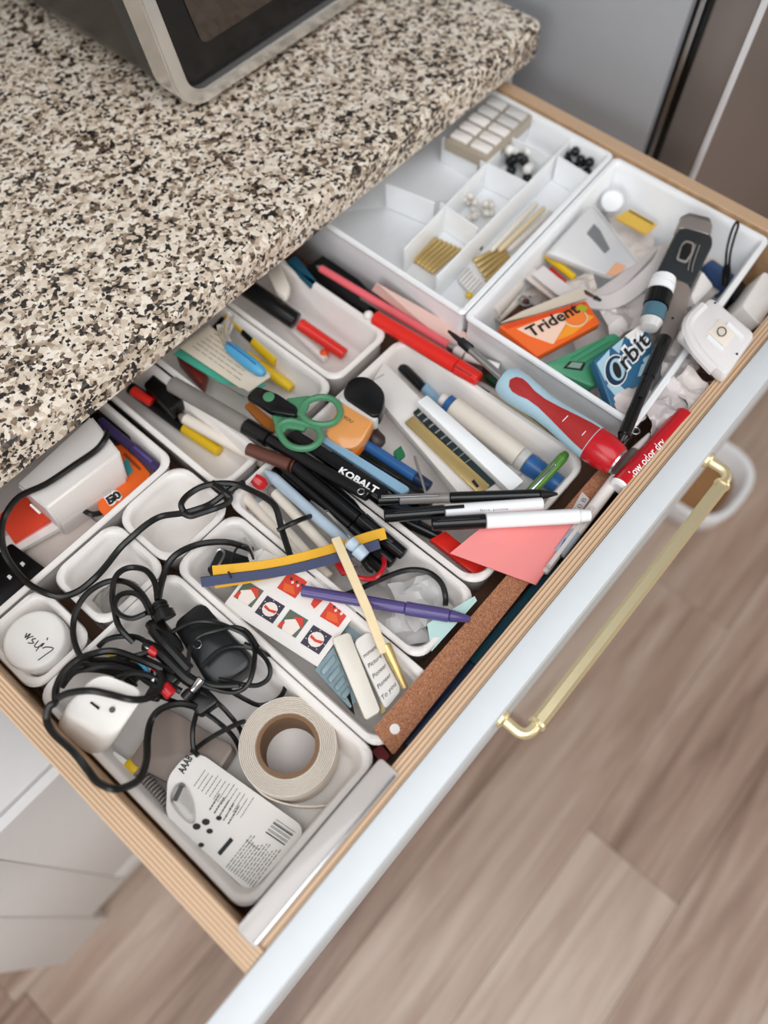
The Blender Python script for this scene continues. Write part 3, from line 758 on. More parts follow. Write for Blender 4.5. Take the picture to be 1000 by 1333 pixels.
# clear lids
for i, (x, y, z, r, lab) in enumerate(((150, 790, .764, .022, 'clear round plastic lid lying flat in the small tray, lower of two'), (158, 780, .773, .019, 'clear round plastic lid on top of another in the small tray'))):
    c = P(x, y, z)
    solo('clear_disc', B().lathe((c.x, c.y, z - .005), (c.x, c.y, z + .003), [(0, r), (.4, r * 1.04), (.7, r * 1.04), (.75, r * .9), (.9, r * .88), (1, r * .6)], 32), CLEAR, lab, 'lid')
solo('clear_lid_rim', B().tube([(c.x + .023 * math.cos(t * .3), c.y - .004 + .023 * math.sin(t * .3), .7585) for t in range(21)], .0012, 6, 2, closed=True), HAZY, 'hazy plastic ring under the clear lids', 'ring')

# ---- far left tray ---------------------------------------------------
top = Q(.826, (28, 634), (116, 548), (158, 590), (60, 660))
wb = thing('white_adapter_box', 'white plastic adapter box with a long black cable, lying tilted in the far left tray', 'adapter', low(*top, dz=.05))
front = Q([.8, .8, .826, .826], (76, 684), (166, 624), (158, 590), (60, 660))
bb = B()
t0 = Q([.826, .826, .824, .824], (20, 630), (118, 540), (157, 588), (60, 662))
f0 = Q(.796, (78, 684), (166, 622))
lo_ = [p + V((-.002, .01, -.036)) for p in (f0[0], f0[1])] + [V((t0[1].x, t0[1].y, .768)), V((t0[0].x, t0[0].y, .768))]
vs = [bb.bm.verts.new(p) for p in (t0[0], t0[1], t0[2], t0[3], f0[0], f0[1], *lo_)]
for f in ((0, 1, 2, 3), (3, 2, 5, 4), (4, 5, 7, 6), (6, 7, 8, 9), (1, 8, 7, 5, 2), (0, 3, 4, 6, 9), (9, 8, 1, 0)):
    bb.bm.faces.new([vs[i] for i in f])
bmesh.ops.recalc_face_normals(bb.bm, faces=bb.bm.faces[:]); bmesh.ops.bevel(bb.bm, geom=bb.bm.edges[:], offset=.0022, segments=3, affect='EDGES')
part('body', bb, mat('adapter_white', '#dcd6d1', .4), wb)
part('ridge', B().tube([P(40, 657, .8265), P(52, 668, .826)], .0012, 6, 1), WHITE, wb)
cord(wb, [(140, 562), (137, 571), (125, 586), (96, 606), (60, 630), (26, 646), (8, 668), (2, 690), (5, 716), (17, 738), (36, 759), (60, 772), (82, 776), (103, 769), (122, 754), (137, 738), (156, 714), (173, 698), (192, 682), (211, 672), (238, 668), (260, 662), (276, 655), (290, 645), (303, 636), (318, 628)],
     [.826, .829, .832, .832, .832, .832, .828, .822, .816, .812, .808, .808, .808, .809, .809, .810, .810, .810, .810, .810, .811, .811, .812, .813, .814, .815], .0030)
cord(wb, [(240, 667), (236, 656), (245, 644), (264, 633), (288, 629), (310, 631), (330, 640), (347, 649), (359, 661), (367, 690), (378, 724)], [.814, .816, .816, .816, .816, .818, .822, .824, .824, .822, .818], .0030)
cord(wb, [(277, 628), (292, 640), (300, 648), (294, 656), (280, 662), (262, 668), (248, 672), (238, 668)], .817, .0028)
cord(wb, [(362, 690), (374, 684), (390, 677), (404, 672)], [.826, .827, .824, .812], .0024)
cord(wb, [(108, 664), (118, 669), (130, 668), (140, 663)], .787, .0028)
oq = Q(.789, (127, 662), (140, 676), (197, 618), (158, 572), (130, 590))
op = thing('gum_packet', 'bright orange packet with round white number mark beside the white adapter box', 'packet', low(*oq, dz=.02))
part('packet', B().slab(oq, .012, .003, .001), ORANGE, op)
part('teal_patch', B().slab([p + V((0, 0, .0004)) for p in Q(.789, (160, 602), (166, 596), (174, 614), (166, 620))], .0006), mat('teal_print', '#3f8d8f', .45), op)
part('dark_stripe', B().slab([p + V((0, 0, .0004)) for p in Q(.789, (160, 592), (163, 589), (184, 610), (182, 613))], .0006), mat('rust_print', '#8f3d17', .45), op)
for (x, y), (x2, y2) in (((141, 655), (154, 645)), ((146, 658), (160, 650))):
    pass
text(op, '50', P(143, 658, .789), P(160, 646, .789), .0085, INK, bold=.05, lift=.0012)
text(op, '50', P(142.6, 658.4, .789), P(160.4, 645.6, .789), .0089, WINK, bold=.16, lift=.0007)
pen('purple_pen', 'dark purple pen lying along the right wall of the far left tray', 'pen', P(130, 548, .796), P(208, 612, .792), [('barrel', 0, .55, .0048, .0048, DPURPLE), ('cap', .55, 1, .0054, .005, DPURPLE)], clip=(.58, .9, .003, PURPLE, .0054))
solo('black_case', B().slab(Q(.792, (100, 545), (140, 515), (180, 560), (150, 580)), .03, .004, .002), BLACK, 'black case deep in the far left tray behind the white adapter', 'case')
for i, (z, m, lab, pts) in enumerate(((.776, CARD, 'stack of cream cards under the pink note pad, far left tray', ((2, 702), (60, 660), (90, 680), (4, 728))), (.782, mat('red_note', '#e2472c', .6), 'red and pink note pad under the white adapter box', ((-4, 672), (36, 642), (66, 676), (18, 706))))):
    if i == 0:
        st = thing('card_stack', lab, 'cards', low(*Q(z, *pts), dz=.016))
        for k in range(4):
            part('card', B().slab([p + V((.001 * (k % 2), -.0008 * k, 0)) for p in [V((max(q.x, -.058), q.y, q.z)) for q in Q(z - .0042 * k, *pts)]], .0036), CARD, st)
    else:
        st = thing('note_pad', lab, 'notes', low(*Q(z, *pts), dz=.005))
        part('sheet', B().slab([V((max(q.x, -.058), q.y, q.z)) for q in Q(z, *pts)], .0035), m, st)
        part('sheet', B().slab(Q(z - .0037, (6, 690), (40, 662), (66, 680), (20, 708)), .0018), STICKY, st, 'pink sheet')
solo('manila_card', B().slab(Q(.7615, (28, 712), (100, 662), (140, 690), (62, 752)), .0012), mat('beige_card', '#cbbdb5', .65), 'beige card lying flat on the floor of the far left tray', 'card')
bq = Q(.778, (-40, 752), (14, 706), (60, 740), (-20, 822))
bq = [V((max(p.x, -.0585), max(p.y, .4165), p.z)) for p in bq]
bd = thing('black_remote', 'flat black gadget with two small white symbols at the left edge', 'gadget', low(*bq, dz=.02))
part('body', B().slab(bq, .014, .003, .0015), BLACK, bd)
for x, y in ((29, 734), (12, 751)):
    part('key_symbol', B().slab([p + V((0, 0, .0005)) for p in Q(.778, (x - 3, y), (x, y - 3), (x + 4, y), (x + 1, y + 4))], .0006), WINK, bd)
part('edge_band', B().slab([p + V((0, 0, .0003)) for p in Q(.778, (0, 794), (52, 744), (55, 747), (4, 798))], .0006), DARK, bd)

# ---- narrow tray with yellow tip --------------------------------------
pen('highlighter', 'black highlighter with a yellow tip at the bottom of the narrow tray', 'highlighter', P(170, 505, .770), P(286, 588, .763), [('barrel', 0, .62, .007, .0075, BLACK), ('tip', .62, 1, .0078, .006, YELLOW)])
pen('white_pen', 'white printed pen lying above the yellow tipped highlighter', 'pen', P(234, 541, .782), P(345, 604, .778), [('barrel', .06, 1, .0058, .0055, CREAM), ('nose', 0, .06, .003, .0058, GREYP)])
mk = pen('clear_marker', 'long marker with grey clear barrel and black cap across two trays', 'marker', P(224, 500, .806), P(480, 646, .826), [('barrel', 0, .40, .0085, .0085, SMOKE), ('collar', .40, .52, .0085, .0082, BLACK), ('cap', .52, 1, .0064, .0055, BLACK)])
part('cap_ring', B().tube([P(470, 640, .8305) + V((.003 * math.cos(t), .003 * math.sin(t), 0)) for t in (0, 1.05, 2.1, 3.15, 4.2, 5.25)], .0007, 5, 3, closed=True), STEEL, mk)
bp_ = pen('brown_pen_cap', 'open ended brown pen cap lying beside the clear barrelled marker', 'cap', P(322, 584, .815), P(380, 606, .815), [('tube', 0, .97, .0062, .0066, BROWN)])  # loose pen cap, open at one end
b = B().lathe(P(380, 606, .815), P(384, 607.5, .815), [(0, .0052), (1, .0052)], 12); part('opening', b, BLACK, bp_)
part('rim', B().tube([P(381.5, 606.6, .815) + (V((0, 0, 1)) * math.sin(t) + (P(384, 607.5, .815) - P(380, 606, .815)).normalized().cross(V((0, 0, 1))) * math.cos(t)) * .0058 for t in (0, 1.05, 2.1, 3.15, 4.2, 5.25)], .0009, 5, 3, closed=True), BROWN, bp_)
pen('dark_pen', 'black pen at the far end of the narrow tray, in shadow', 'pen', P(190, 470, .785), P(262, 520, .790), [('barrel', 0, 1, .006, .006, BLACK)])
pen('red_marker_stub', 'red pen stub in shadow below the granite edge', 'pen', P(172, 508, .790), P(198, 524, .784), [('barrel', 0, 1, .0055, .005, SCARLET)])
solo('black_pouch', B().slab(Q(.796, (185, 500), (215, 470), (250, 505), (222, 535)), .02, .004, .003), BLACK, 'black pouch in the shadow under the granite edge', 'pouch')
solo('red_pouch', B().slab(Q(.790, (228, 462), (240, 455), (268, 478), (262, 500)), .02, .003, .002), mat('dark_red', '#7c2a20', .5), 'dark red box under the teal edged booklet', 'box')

# ---- notes, clip, scissors ------------------------------------------
nb = Q(.812, (226, 458), (268, 428), (352, 490), (318, 514))
bk = thing('note_booklet', 'cream note booklet with teal cover edge under the blue clip', 'booklet', low(*nb, dz=.01))
for k in range(3):
    part('page', B().slab([p + V((.0012 * k, .0012 * k, 0)) for p in Q(.813 - .0016 * k, (234, 452), (272, 426), (352, 490), (322, 511))], .0013), PAPER, bk)
part('cover', B().slab(Q(.8078, (226, 460), (268, 430), (346, 500), (317, 516)), .0022), TEAL, bk, 'teal cover')
bb = B(); strokes(bb, P(248, 452, .813), P(318, 502, .813), P(282, 432, .813), 6, 1., .0005, up=V((0, 0, 1))); part('writing', bb, GREYINK, bk)
pg = thing('hair_clip', 'sky blue plastic clip with clear handles lying on the cream booklet', 'clip', low(P(325, 470, .81)))
a, b_ = P(296, 450, .821), P(344, 487, .818)
part('jaw', B().lathe(a, b_, [(0, .0045), (.15, .0062), (.6, .0072), (.9, .0060), (1, .003)], 12), SKY, pg)
part('seam', B().tube([a + V((0, 0, .0062)), a.lerp(b_, .5) + V((0, 0, .0070)), a.lerp(b_, .8) + V((0, 0, .0064))], .0008, 5, 4), BLUE, pg)
part('handle', B().tube([P(302, 408, .830), P(294, 432, .826), P(300, 450, .823)], .0035, 8, 4), CLEAR, pg)
part('handle', B().tube([P(286, 424, .827), P(290, 440, .825), P(300, 454, .822)], .0030, 8, 4), CLEAR, pg)
pen('highlighter', 'yellow highlighter with black band under the blue clip', 'highlighter', P(296, 408, .800), P(363, 470, .786), [('tail', 0, .35, .006, .006, YELLOW), ('band', .35, .55, .0072, .0072, BLACK), ('cap', .55, 1, .0085, .0088, YELLOW)])
pen('highlighter', 'slim yellow highlighter whose end points at the scissors', 'highlighter', P(320, 462, .785), P(380, 506, .772), [('barrel', 0, .3, .006, .006, YELLOW), ('cap', .3, 1, .0062, .0052, YELLOW)])
solo('metal_ruler', B().slab(Q(.797, (262, 440), (300, 400), (312, 410), (275, 448)), .002, .001), BLACK, 'black flat strip under the granite edge, by the clear clip handles', 'strip')
solo('white_tag', B().slab(Q(.8, (284, 428), (306, 396), (304, 424), (296, 440)), .002), CARD, 'white paper corner sticking up under the granite edge', 'paper')
# scissors
sc = thing('scissors', 'small scissors with green ring handles and black blade pivot', 'scissors', low(P(390, 550, .815)))
def ringh(pts, z, r): return B().tube([P(x, y, z) for x, y in pts], r, 8, 5, closed=True)
r1 = [(398, 524), (418, 517), (436, 522), (443, 536), (436, 549), (420, 553), (402, 549), (392, 538)]
r2 = [(362, 556), (376, 548), (396, 552), (414, 558), (417, 572), (404, 583), (384, 583), (370, 574)]
part('ring_handle', ringh(r1, .829, .0033), GREEN, sc)
part('ring_handle', ringh(r2, .826, .0033), GREEN, sc)
part('shank', B().slab(Q(.831, (372, 518), (404, 514), (402, 526), (396, 540), (386, 540)), .006, .002, .0015), GREEN, sc)
part('shank', B().slab(Q(.827, (352, 536), (366, 541), (400, 553), (396, 560), (374, 556), (366, 566), (358, 554)), .006, .002, .0015), GREEN, sc)
part('blade_cover', B().slab(Q(.833, (320, 516), (334, 502), (362, 512), (388, 530), (386, 541), (352, 536), (334, 524)), .008, .003, .002), BLACK, sc)
part('blade', B().slab(Q(.822, (286, 498), (318, 506), (340, 524), (330, 522)), .0015), STEEL, sc)
pv = P(350, 517, .833)
part('pivot', B().lathe(pv, pv + V((0, 0, .0016)), [(0, .0055), (.7, .0055), (1, .0045)], 20), GREEN, sc, 'round green pivot cap')
solo('orange_scrap', B().slab(Q(.806, (318, 528), (326, 522), (362, 552), (354, 566)), .004, .001), mat('amber_card', '#a8611f', .5), 'narrow amber strip beneath the scissors', 'strip')

# ---- raised tray ------------------------------------------------------
pen('red_pen', 'red capped pen with round black end lying in the tray nearest the pink pencil', 'pen', P(318, 372, .800), P(449, 462, .770), [('barrel', 0, .52, .0105, .0100, BLACK), ('cap', .55, 1, .0070, .0068, SCARLET)])
pen('white_pen', 'slim white pen beside the red pen in the same tray', 'pen', P(352, 402, .768), P(424, 468, .763), [('barrel', 0, 1, .0045, .0042, WHITE)])
solo('orange_bead', B().ball(P(422, 461, .764), .0058, 3), mat('orange_plastic', '#f0581f', .4), 'small orange ball below the red pen end', 'ball')
solo('white_scoop', B().slab(Q(.806, (346, 352), (362, 338), (378, 372), (372, 386), (360, 380)), .012, .005, .003), CREAM, 'white rounded plastic piece under the granite edge above the red pen', 'scoop')

# ---- pens tray --------------------------------------------------------
pen('pale_blue_pen', 'pale blue pen with silver clip lying on the white pens', 'pen', P(345, 612, .810), P(470, 724, .806), [('nose', 0, .10, .0022, .0052, PALEBLUE), ('barrel', .10, .95, .0054, .0054, PALEBLUE), ('button', .95, 1.02, .003, .003, GREYP)])
pen('silver_clip_pen', 'clear grey pen with looped metal clip between the pale blue pen and black pens', 'pen', P(408, 650, .800), P(466, 712, .800), [('barrel', 0, 1, .0048, .0048, SMOKE)], clip=(.3, .95, .003, CHROME, .0048))
pen('white_pen', 'white pen with grey cap between the cable and pale blue pen', 'pen', P(352, 634, .793), P(452, 742, .785), [('cap', 0, .06, .004, .005, GREYP), ('barrel', .06, 1, .0056, .0056, CREAM)])
pen('white_pen', 'white pen with pale blue end cap, beside the tray wall', 'pen', P(334, 650, .788), P(428, 752, .782), [('cap', 0, .06, .0042, .005, ICE), ('barrel', .06, 1, .0058, .0056, CREAM)])
pen('white_pen', 'white pen with pointed tip between two other white pens in the pens tray', 'pen', P(366, 640, .782), P(470, 752, .776), [('barrel', 0, .9, .0056, .0056, WHITE), ('tip', .9, 1, .0050, .0015, GREYP)])
pen('white_pen', 'white pen running under the zip from the tray end', 'pen', P(316, 642, .790), P(424, 764, .784), [('barrel', 0, 1, .0054, .0056, CREAM)])
pen('grey_pen', 'thin grey pen between the white pens', 'pen', P(380, 645, .800), P(470, 735, .795), [('barrel', 0, 1, .0036, .0036, GREYP)])
pen('white_pen', 'white pen lowest along the left wall of the pens tray', 'pen', P(320, 655, .776), P(408, 752, .772), [('barrel', 0, 1, .0052, .0052, WHITE)])
pen('black_pen', 'black pen lowest in the pens tray, against the pale blue pen', 'pen', P(356, 612, .792), P(500, 742, .784), [('barrel', 0, .62, .0062, .0062, BLACK), ('cap', .62, 1, .0068, .0064, BLACK)])
pen('black_pen', 'black pen in the pens tray nearest the lettered pencil', 'pen', P(414, 616, .796), P(530, 708, .790), [('barrel', 0, .62, .0058, .0058, BLACK), ('cap', .62, 1, .0064, .006, BLACK)])
pen('black_pen', 'black pen in the middle of the pens tray, left of three', 'pen', P(372, 612, .806), P(512, 733, .796), [('barrel', 0, .62, .0062, .0062, BLACK), ('cap', .62, 1, .0068, .0064, BLACK)])
pen('black_pen', 'black pen in the middle of the pens tray, uppermost of three', 'pen', P(384, 606, .815), P(526, 722, .806), [('barrel', 0, .6, .0062, .0062, BLACK), ('cap', .6, 1, .0068, .006, BLACK)], clip=(.64, .9, .003, DARK, .0066))
pen('black_pen', 'black pen in the pens tray, right of three, its cap at the zip pouch tip', 'pen', P(400, 608, .802), P(530, 716, .793), [('barrel', 0, .6, .006, .006, BLACK), ('cap', .6, 1, .0066, .006, BLACK)])
solo('faceted_cap', B().lathe(P(330, 622, .812), P(346, 634, .806), [(0, .005), (.3, .0066), (.7, .0066), (1, .004)], 8), RED, 'small faceted red cap at the end of the white pens', 'cap')  # loose red cap with flat facets
# keys and red ring
kr = thing('red_key_ring', 'red loop with a black cord and keys beside the zip tape', 'ring', low(P(470, 740, .79)))
part('loop', B().tube(Q([.806, .808, .808, .804, .796, .792, .796], (447, 744), (468, 752), (488, 752), (500, 736), (496, 716), (484, 706), (470, 714)), .0024, 7, 5), RED, kr)
part('fob', B().slab(Q(.797, (430, 726), (446, 716), (456, 740), (446, 750)), .005, .003, .0015), RED, kr)
part('cord', B().tube(Q(.812, (466, 714), (470, 728), (480, 742), (486, 744)), .0016, 6, 4), RUB, kr)
part('toggle', B().lathe(P(453, 703, .834), P(475, 725, .830), [(0, .0035), (.1, .0062), (.38, .0058), (.46, .0044), (.56, .0066), (1, .0056)], 12), PALEBLUE, kr, 'pale blue cord toggle')
gl = thing('cable_tie_lead', 'short black cord looping over clear wrappers at the end of the pens tray', 'cord', P(540, 760, .76))
cord(gl, [(448, 778), (470, 766), (500, 752), (530, 742), (556, 744), (574, 758), (580, 775), (580, 788)], [.785, .792, .800, .804, .804, .800, .795, .790], .0026)
part('plug', B().lathe(P(448, 780, .783), P(470, 768, .79), [(0, .004), (.3, .0055), (1, .004)], 9), RUB, gl)
wad('clear crumpled wrapper at the near end of the pens tray, under the cord loop', ((505, 760), (560, 748), (592, 790), (540, 830)), .785, .010, 3, HAZY)
wad('clear crumpled wrapper under the purple pen', ((470, 775), (520, 780), (560, 835), (520, 845)), .778, .010, 5, HAZY)
solo('oval_tag', B().ball(P(492, 748, .780), .010, 2, (1, 1.5, .25)), GREYP, 'grey oval disc beside the red loop', 'disc')
# purple pen
pen('purple_pen', 'metallic purple pen with cap lying across the stamps', 'pen', P(393, 769, .808), P(612, 806, .812), [('barrel', 0, .62, .0052, .0054, PURPLE), ('cap', .62, .88, .0062, .0060, PURPLE), ('tip', .88, 1, .0056, .003, PURPLE)])
# mint note
solo('mint_note', B().slab(Q([.806, .812, .812, .800], (556, 812), (618, 776), (621, 782), (562, 848)), .0014), MINT, 'pale mint paper note tucked behind the cork ruler', 'note')
# zip tape
zp = thing('zip_strip', 'curved zip with yellow tape and navy edge across two trays', 'zip', low(P(380, 740, .812)))
ypts = [(277, 745), (310, 742), (345, 738), (380, 731), (415, 722), (450, 711), (480, 701), (502, 695)]
npts = [(262, 758), (300, 753), (340, 748), (380, 741), (420, 731), (455, 721), (494, 708)]
up_ = V((-.35, -.5, .8)).normalized()
part('yellow_tape', B().ribbon([P(x, y - 1, .822) for x, y in ypts], .0105, .0010, up_), MUSTARD, zp, 'mustard yellow tape')
part('navy_tape', B().ribbon([P(x, y, .819) for x, y in npts], .0085, .0016, up_), NAVY, zp, 'navy woven tape')
part('zip_teeth', B().tube([P(x, y - 5.5, .8205) for x, y in npts], .0011, 5, 5), INK, zp)
part('under_tape', B().ribbon([P(x, y, .816) for x, y in ((280, 763), (320, 757), (360, 749))], .004, .0008), MUSTARD, zp)
part('zip_stop', B().tube([P(297, 744, .8255), P(301, 753, .8235)], .0010, 5, 1), INK, zp)
# wooden stick with brass end
st = pen('wooden_stick', 'flat pale wooden brush handle with brass end, lying over the zip', 'brush', P(436, 698, .836), P(528, 896, .803), [('ferrule', .72, 1.0, .0048, .0026, GOLD)], n=10)
part('handle', B().slab([P(431, 701, .837), P(442, 697, .837), P(484, 790, .823), P(506, 848, .815), P(495, 852, .815), P(470, 790, .823)], .0045, .001, .0012), LWOOD, st, 'pale bare wood handle')

# ---- stamps tray ------------------------------------------------------
sh = [(345, 716), (472, 786), (413, 868), (290, 789)]
shz = [.800, .800, .794, .796]
def sq(u, v, lift=.0006):
    p = [P(x, y, z) for (x, y), z in zip(sh, shz)]
    return p[0].lerp(p[1], u).lerp(p[3].lerp(p[2], u), v) + V((0, 0, lift))
ss = thing('stamp_sheet', 'white sheet of red, green and navy stamps in two rows', 'stamps', low(sq(.5, .5), dz=.003))
part('sheet', B().slab([sq(0, 0, 0), sq(1, 0, 0), sq(1, 1, 0), sq(0, 1, 0)], .0010), CARD, ss)
SR = mat('stamp_red', '#d4402f', .5); SN = mat('stamp_navy', '#3a3444', .5); SG = mat('stamp_green', '#5d6657', .5); SW = mat('stamp_cream', '#eadfd6', .5)
def patch(u0, u1, v0, v1, pts): return lambda lift: [sq(u0 + (u1 - u0) * a, v0 + (v1 - v0) * b, lift) for a, b in pts]
full = [(0, 0), (1, 0), (1, 1), (0, 1)]
disc = [(.5 + .36 * math.cos(t * math.pi / 6), .5 + .36 * math.sin(t * math.pi / 6)) for t in range(12)]
def stamp(u0, v0, kind):
    u1, v1 = u0 + .19, v0 + .29
    f = lambda pts, lift, m, nm='print': part(nm, B().slab(patch(u0, u1, v0, v1, pts)(lift), .0003), m, s_)
    base = {0: SG, 1: SN, 2: SR, 3: SW}[kind]
    s_ = part('stamp', B().slab(patch(u0, u1, v0, v1, full)(.0005), .0006), base, ss)
    if kind == 0:
        f([(.1, .55), (.5, .25), (.9, .5), (.8, 1), (.25, 1)], .0008, SW); f([(.35, .22), (.75, .05), (1, .45), (.8, .42)], .0010, SR); f([(0, .75), (.18, .62), (.2, .95), (0, 1)], .0010, SR)
    if kind == 1:
        f(disc, .0008, SW); f([(.2, .42), (.5, .5), (.85, .4), (.8, .56), (.5, .62), (.2, .56)], .0010, SR)
        for q in range(7):
            a = q * .9; x, y = .5 + .45 * math.cos(a), .5 + .45 * math.sin(a)
            f([(x - .03, y), (x, y - .03), (x + .03, y), (x, y + .03)], .0009, SW, 'dot')
    if kind == 2:
        for q in range(5):
            x, y = .3 + .15 * q, .28 + .12 * (q % 2)
            f([(x - .07, y), (x, y - .09), (x + .07, y), (x, y + .09)], .0009, SW if q % 2 else SN, 'dot')
        f([(.15, .6), (.6, .55), (.9, .85), (.3, .95)], .0008, mat('stamp_orange', '#e4632f', .5))
    if kind == 3:
        f([(.45, .2), (.9, .35), (.8, .9), (.55, .8)], .0008, SR); f([(.05, .1), (.3, .05), (.3, .3), (.1, .35)], .0008, SN)
for u0, v0, k in ((.03, .52, 0), (.27, .55, 1), (.51, .55, 0), (.76, .57, 1), (.30, .10, 2), (.53, .12, 3), (.76, .14, 2)):
    stamp(u0, v0, k)
solo('card_corner', B().slab(Q(.7905, (322, 722), (346, 712), (372, 726), (350, 752), (330, 748)), .0012), CARD, 'white card corner behind the yellow zip tape', 'card')
kb = thing('binder_clip', 'dark metal binder clips and keys at the back of the stamps tray', 'clip', low(P(300, 735, .765)))
part('clip_body', B().slab(Q(.790, (268, 742), (286, 712), (328, 726), (330, 742), (300, 756)), .018, .003, .002), DARK, kb)
part('wire_arm', B().tube(Q(.799, (272, 738), (284, 716), (292, 722), (280, 742)), .0011, 5, 4), STEEL, kb)
part('wire_arm', B().tube(Q(.801, (300, 735), (308, 714), (322, 712), (330, 728)), .0012, 5, 4), RUB, kb)
part('wire_arm', B().tube(Q(.800, (318, 700), (326, 712), (330, 724)), .0010, 5, 4), STEEL, kb)
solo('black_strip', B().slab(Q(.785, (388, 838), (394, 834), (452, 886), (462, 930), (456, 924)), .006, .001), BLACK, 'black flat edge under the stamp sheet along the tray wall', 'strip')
bpk = thing('blister_pack', 'pale ice blue blister strip leaning beside the stamp sheet', 'packet', low(P(438, 885, .77)))
iq = Q([.792, .792, .782, .786], (410, 872), (434, 842), (464, 912), (456, 922))
part('strip', B().slab(iq, .002, .001), ICE, bpk)
for k in range(4):
    p = [iq[0].lerp(iq[3], .1 + .2 * k), iq[1].lerp(iq[2], .1 + .2 * k), iq[1].lerp(iq[2], .24 + .2 * k), iq[0].lerp(iq[3], .24 + .2 * k)]
    cc = sum(p, V()) / 4
    part('blister', B().slab([cc + (q - cc) * .8 + V((0, 0, .0025)) for q in p], .0025, .002, .001), ICE, bpk)
solo('ice_bag', B().slab(Q(.786, (446, 820), (476, 796), (490, 826), (462, 838)), .004, .004, .001), ICE, 'pale blue plastic bag corner beside the wooden stick', 'bag')
solo('eraser_stick', B().slab(Q([.806, .806, .798, .798], (432, 830), (455, 822), (496, 926), (476, 938)), .010, .003, .002), mat('eraser_white', '#e6dfd3', .5), 'plain cream eraser stick lying beside the blister strip', 'eraser')
wt = thing('correction_tube', 'flat white tube with handwriting style black lines, beside the cream eraser stick', 'tube', low(P(490, 870, .79)))
wq = Q([.804, .804, .794, .794], (460, 834), (482, 820), (524, 898), (502, 925))
part('body', B().slab(wq, .009, .005, .002), CARD, wt)
wn = V((0, 0, 1))
for k in range(5):
    t = .28 + .15 * k
    a = wq[0].lerp(wq[3], t).lerp(wq[1].lerp(wq[2], t), .12); b_ = wq[0].lerp(wq[3], t).lerp(wq[1].lerp(wq[2], t), .9)
    text(wt, ['moment', 'Picture', 'Pioneer', 'Pioneer', 'To you'][k], a, b_, .0035, INK, up=(wq[1] - wq[0]).cross(wq[3] - wq[0]) * -1, shear=.4, lift=.0006)
solo('brass_tack_strip', B().slab(Q(.79, (494, 905), (499, 902), (502, 926), (497, 930)), .004, .001), GOLD, 'narrow gold strip at the end of the white tube', 'strip')

# ---- cork ruler and things along the front -----------------------------
RZc = .8075
rq = [(486, 949), (783, 607), (797, 622), (512, 983)]
rp = [P(x, y, RZc) for x, y in rq]
ru = thing('cork_ruler', 'long brown cork backed ruler with a hole, lying along the tray fronts', 'ruler', low(*rp, dz=.003))
part('cork_face', B().slab(rp, .0016, .002), CORK, ru)
part('metal_back', B().slab([p - V((0, 0, .0017)) for p in rp], .0009, .002), STEEL, ru)
hc = P(514, 949, RZc + .0002)
part('hang_hole', B().slab([hc + V((.0042 * math.cos(t * math.pi / 8), .0042 * math.sin(t * math.pi / 8), .0002)) for t in range(16)], .0004), WHITE, ru, 'round punched hole')
pen('teal_pen', 'long dark teal and navy brush pen in the gap along the drawer front', 'pen', P(528, 972, .790), P(724, 735, .790), [('cap', 0, .42, .0058, .0066, DNAVY), ('barrel', .42, 1, .0060, .0056, DTEAL)])
pen('navy_pen', 'dark navy pen underneath, between cork ruler and drawer front', 'pen', P(650, 842, .772), P(768, 690, .774), [('barrel', 0, 1, .0055, .0055, DNAVY)])
solo('red_scrap', B().slab(Q(.775, (484, 978), (496, 968), (508, 984), (498, 996)), .004, .001), mat('dark_red2', '#8f1f22', .5), 'small dark red scrap below the end of the cork ruler', 'scrap')
wd = thing('plastic_channel', 'pale translucent plastic strip standing in the front left gap', 'strip', low(P(420, 1110, .806), dz=.0))
xl, xr = P(322, 1226, .8415).x, P(508, 997, .8415).x
cq = [V((xl, .0540, .8415)), V((xr, .0540, .8415)), V((xr, .0725, .8415)), V((xl, .0725, .8415))]
part('strip', B().slab(cq, .0026, .003, .0008), mat('pale_strip', '#bcb5b1', .22), wd)
part('flange', B().box((xl + .004, .0690, .806), (xr - .004, .0710, .8388), .0006), mat('pale_strip', '#bcb5b1', .22), wd)
part('lip', B().tube([cq[0] + V((.003, .0016, .0004)), cq[1] + V((-.003, .0016, .0004))], .0012, 6, 1), CHROME, wd, 'shiny edge')
gp = pen('gel_pen', 'white gel pen with grey grip and blue window, beside the red marker', 'pen', P(712, 742, .812), P(846, 565, .822), [('clicker', -.02, .10, .003, .0032, HAZY), ('window', .11, .26, .0060, .0062, PALEBLUE), ('barrel', .26, .66, .0060, .0062, WHITE), ('grip', .66, .86, .0066, .0064, mat('grip_grey', '#6f635d', .6)), ('nose', .86, 1, .0060, .0020, WHITE)], clip=(.0, .42, .004, HAZY, .0062))
bw = P(735, 707, .8195)
part('blue_label', B().slab([p for p in Q(.8192, (728, 714), (736, 700), (741, 704), (733, 718))], .001), BLUE, gp)
text(gp, '1.0 B', P(752, 668, .8187), P(764, 650, .8187), .004, GREYINK)
solo('clear_sleeve', B().slab(Q(.809, (744, 664), (758, 640), (768, 650), (752, 672)), .001, .001), HAZY, 'clear printed label stuck on the cork beside the gel pen', 'label')
a, b_ = P(806, 634, .829), P(892, 541, .829)
rm = pen('red_marker', 'fat red marker with white end plug and white lettering by the drawer front', 'marker', a, b_, [('barrel', .012, 1, .0100, .0098, RED), ('end_plug', -.01, .02, .0088, .0098, WHITE2)], n=20)
dd = (b_ - a).normalized(); upm = (V((0, 0, 1)) + V((-.25, -.15, 0)))
text(rm, 'low odor dry', a + dd * .012, a + dd * .062, .007, WINK, up=upm, wrap=(a + dd * .012, .0100), bold=.01)
part('end_dimple', B().lathe(a - dd * .0014, a - dd * .0008, [(0, .0045), (1, .0050)], 16), mat('shade_white', '#d9d6d6', .5), rm)
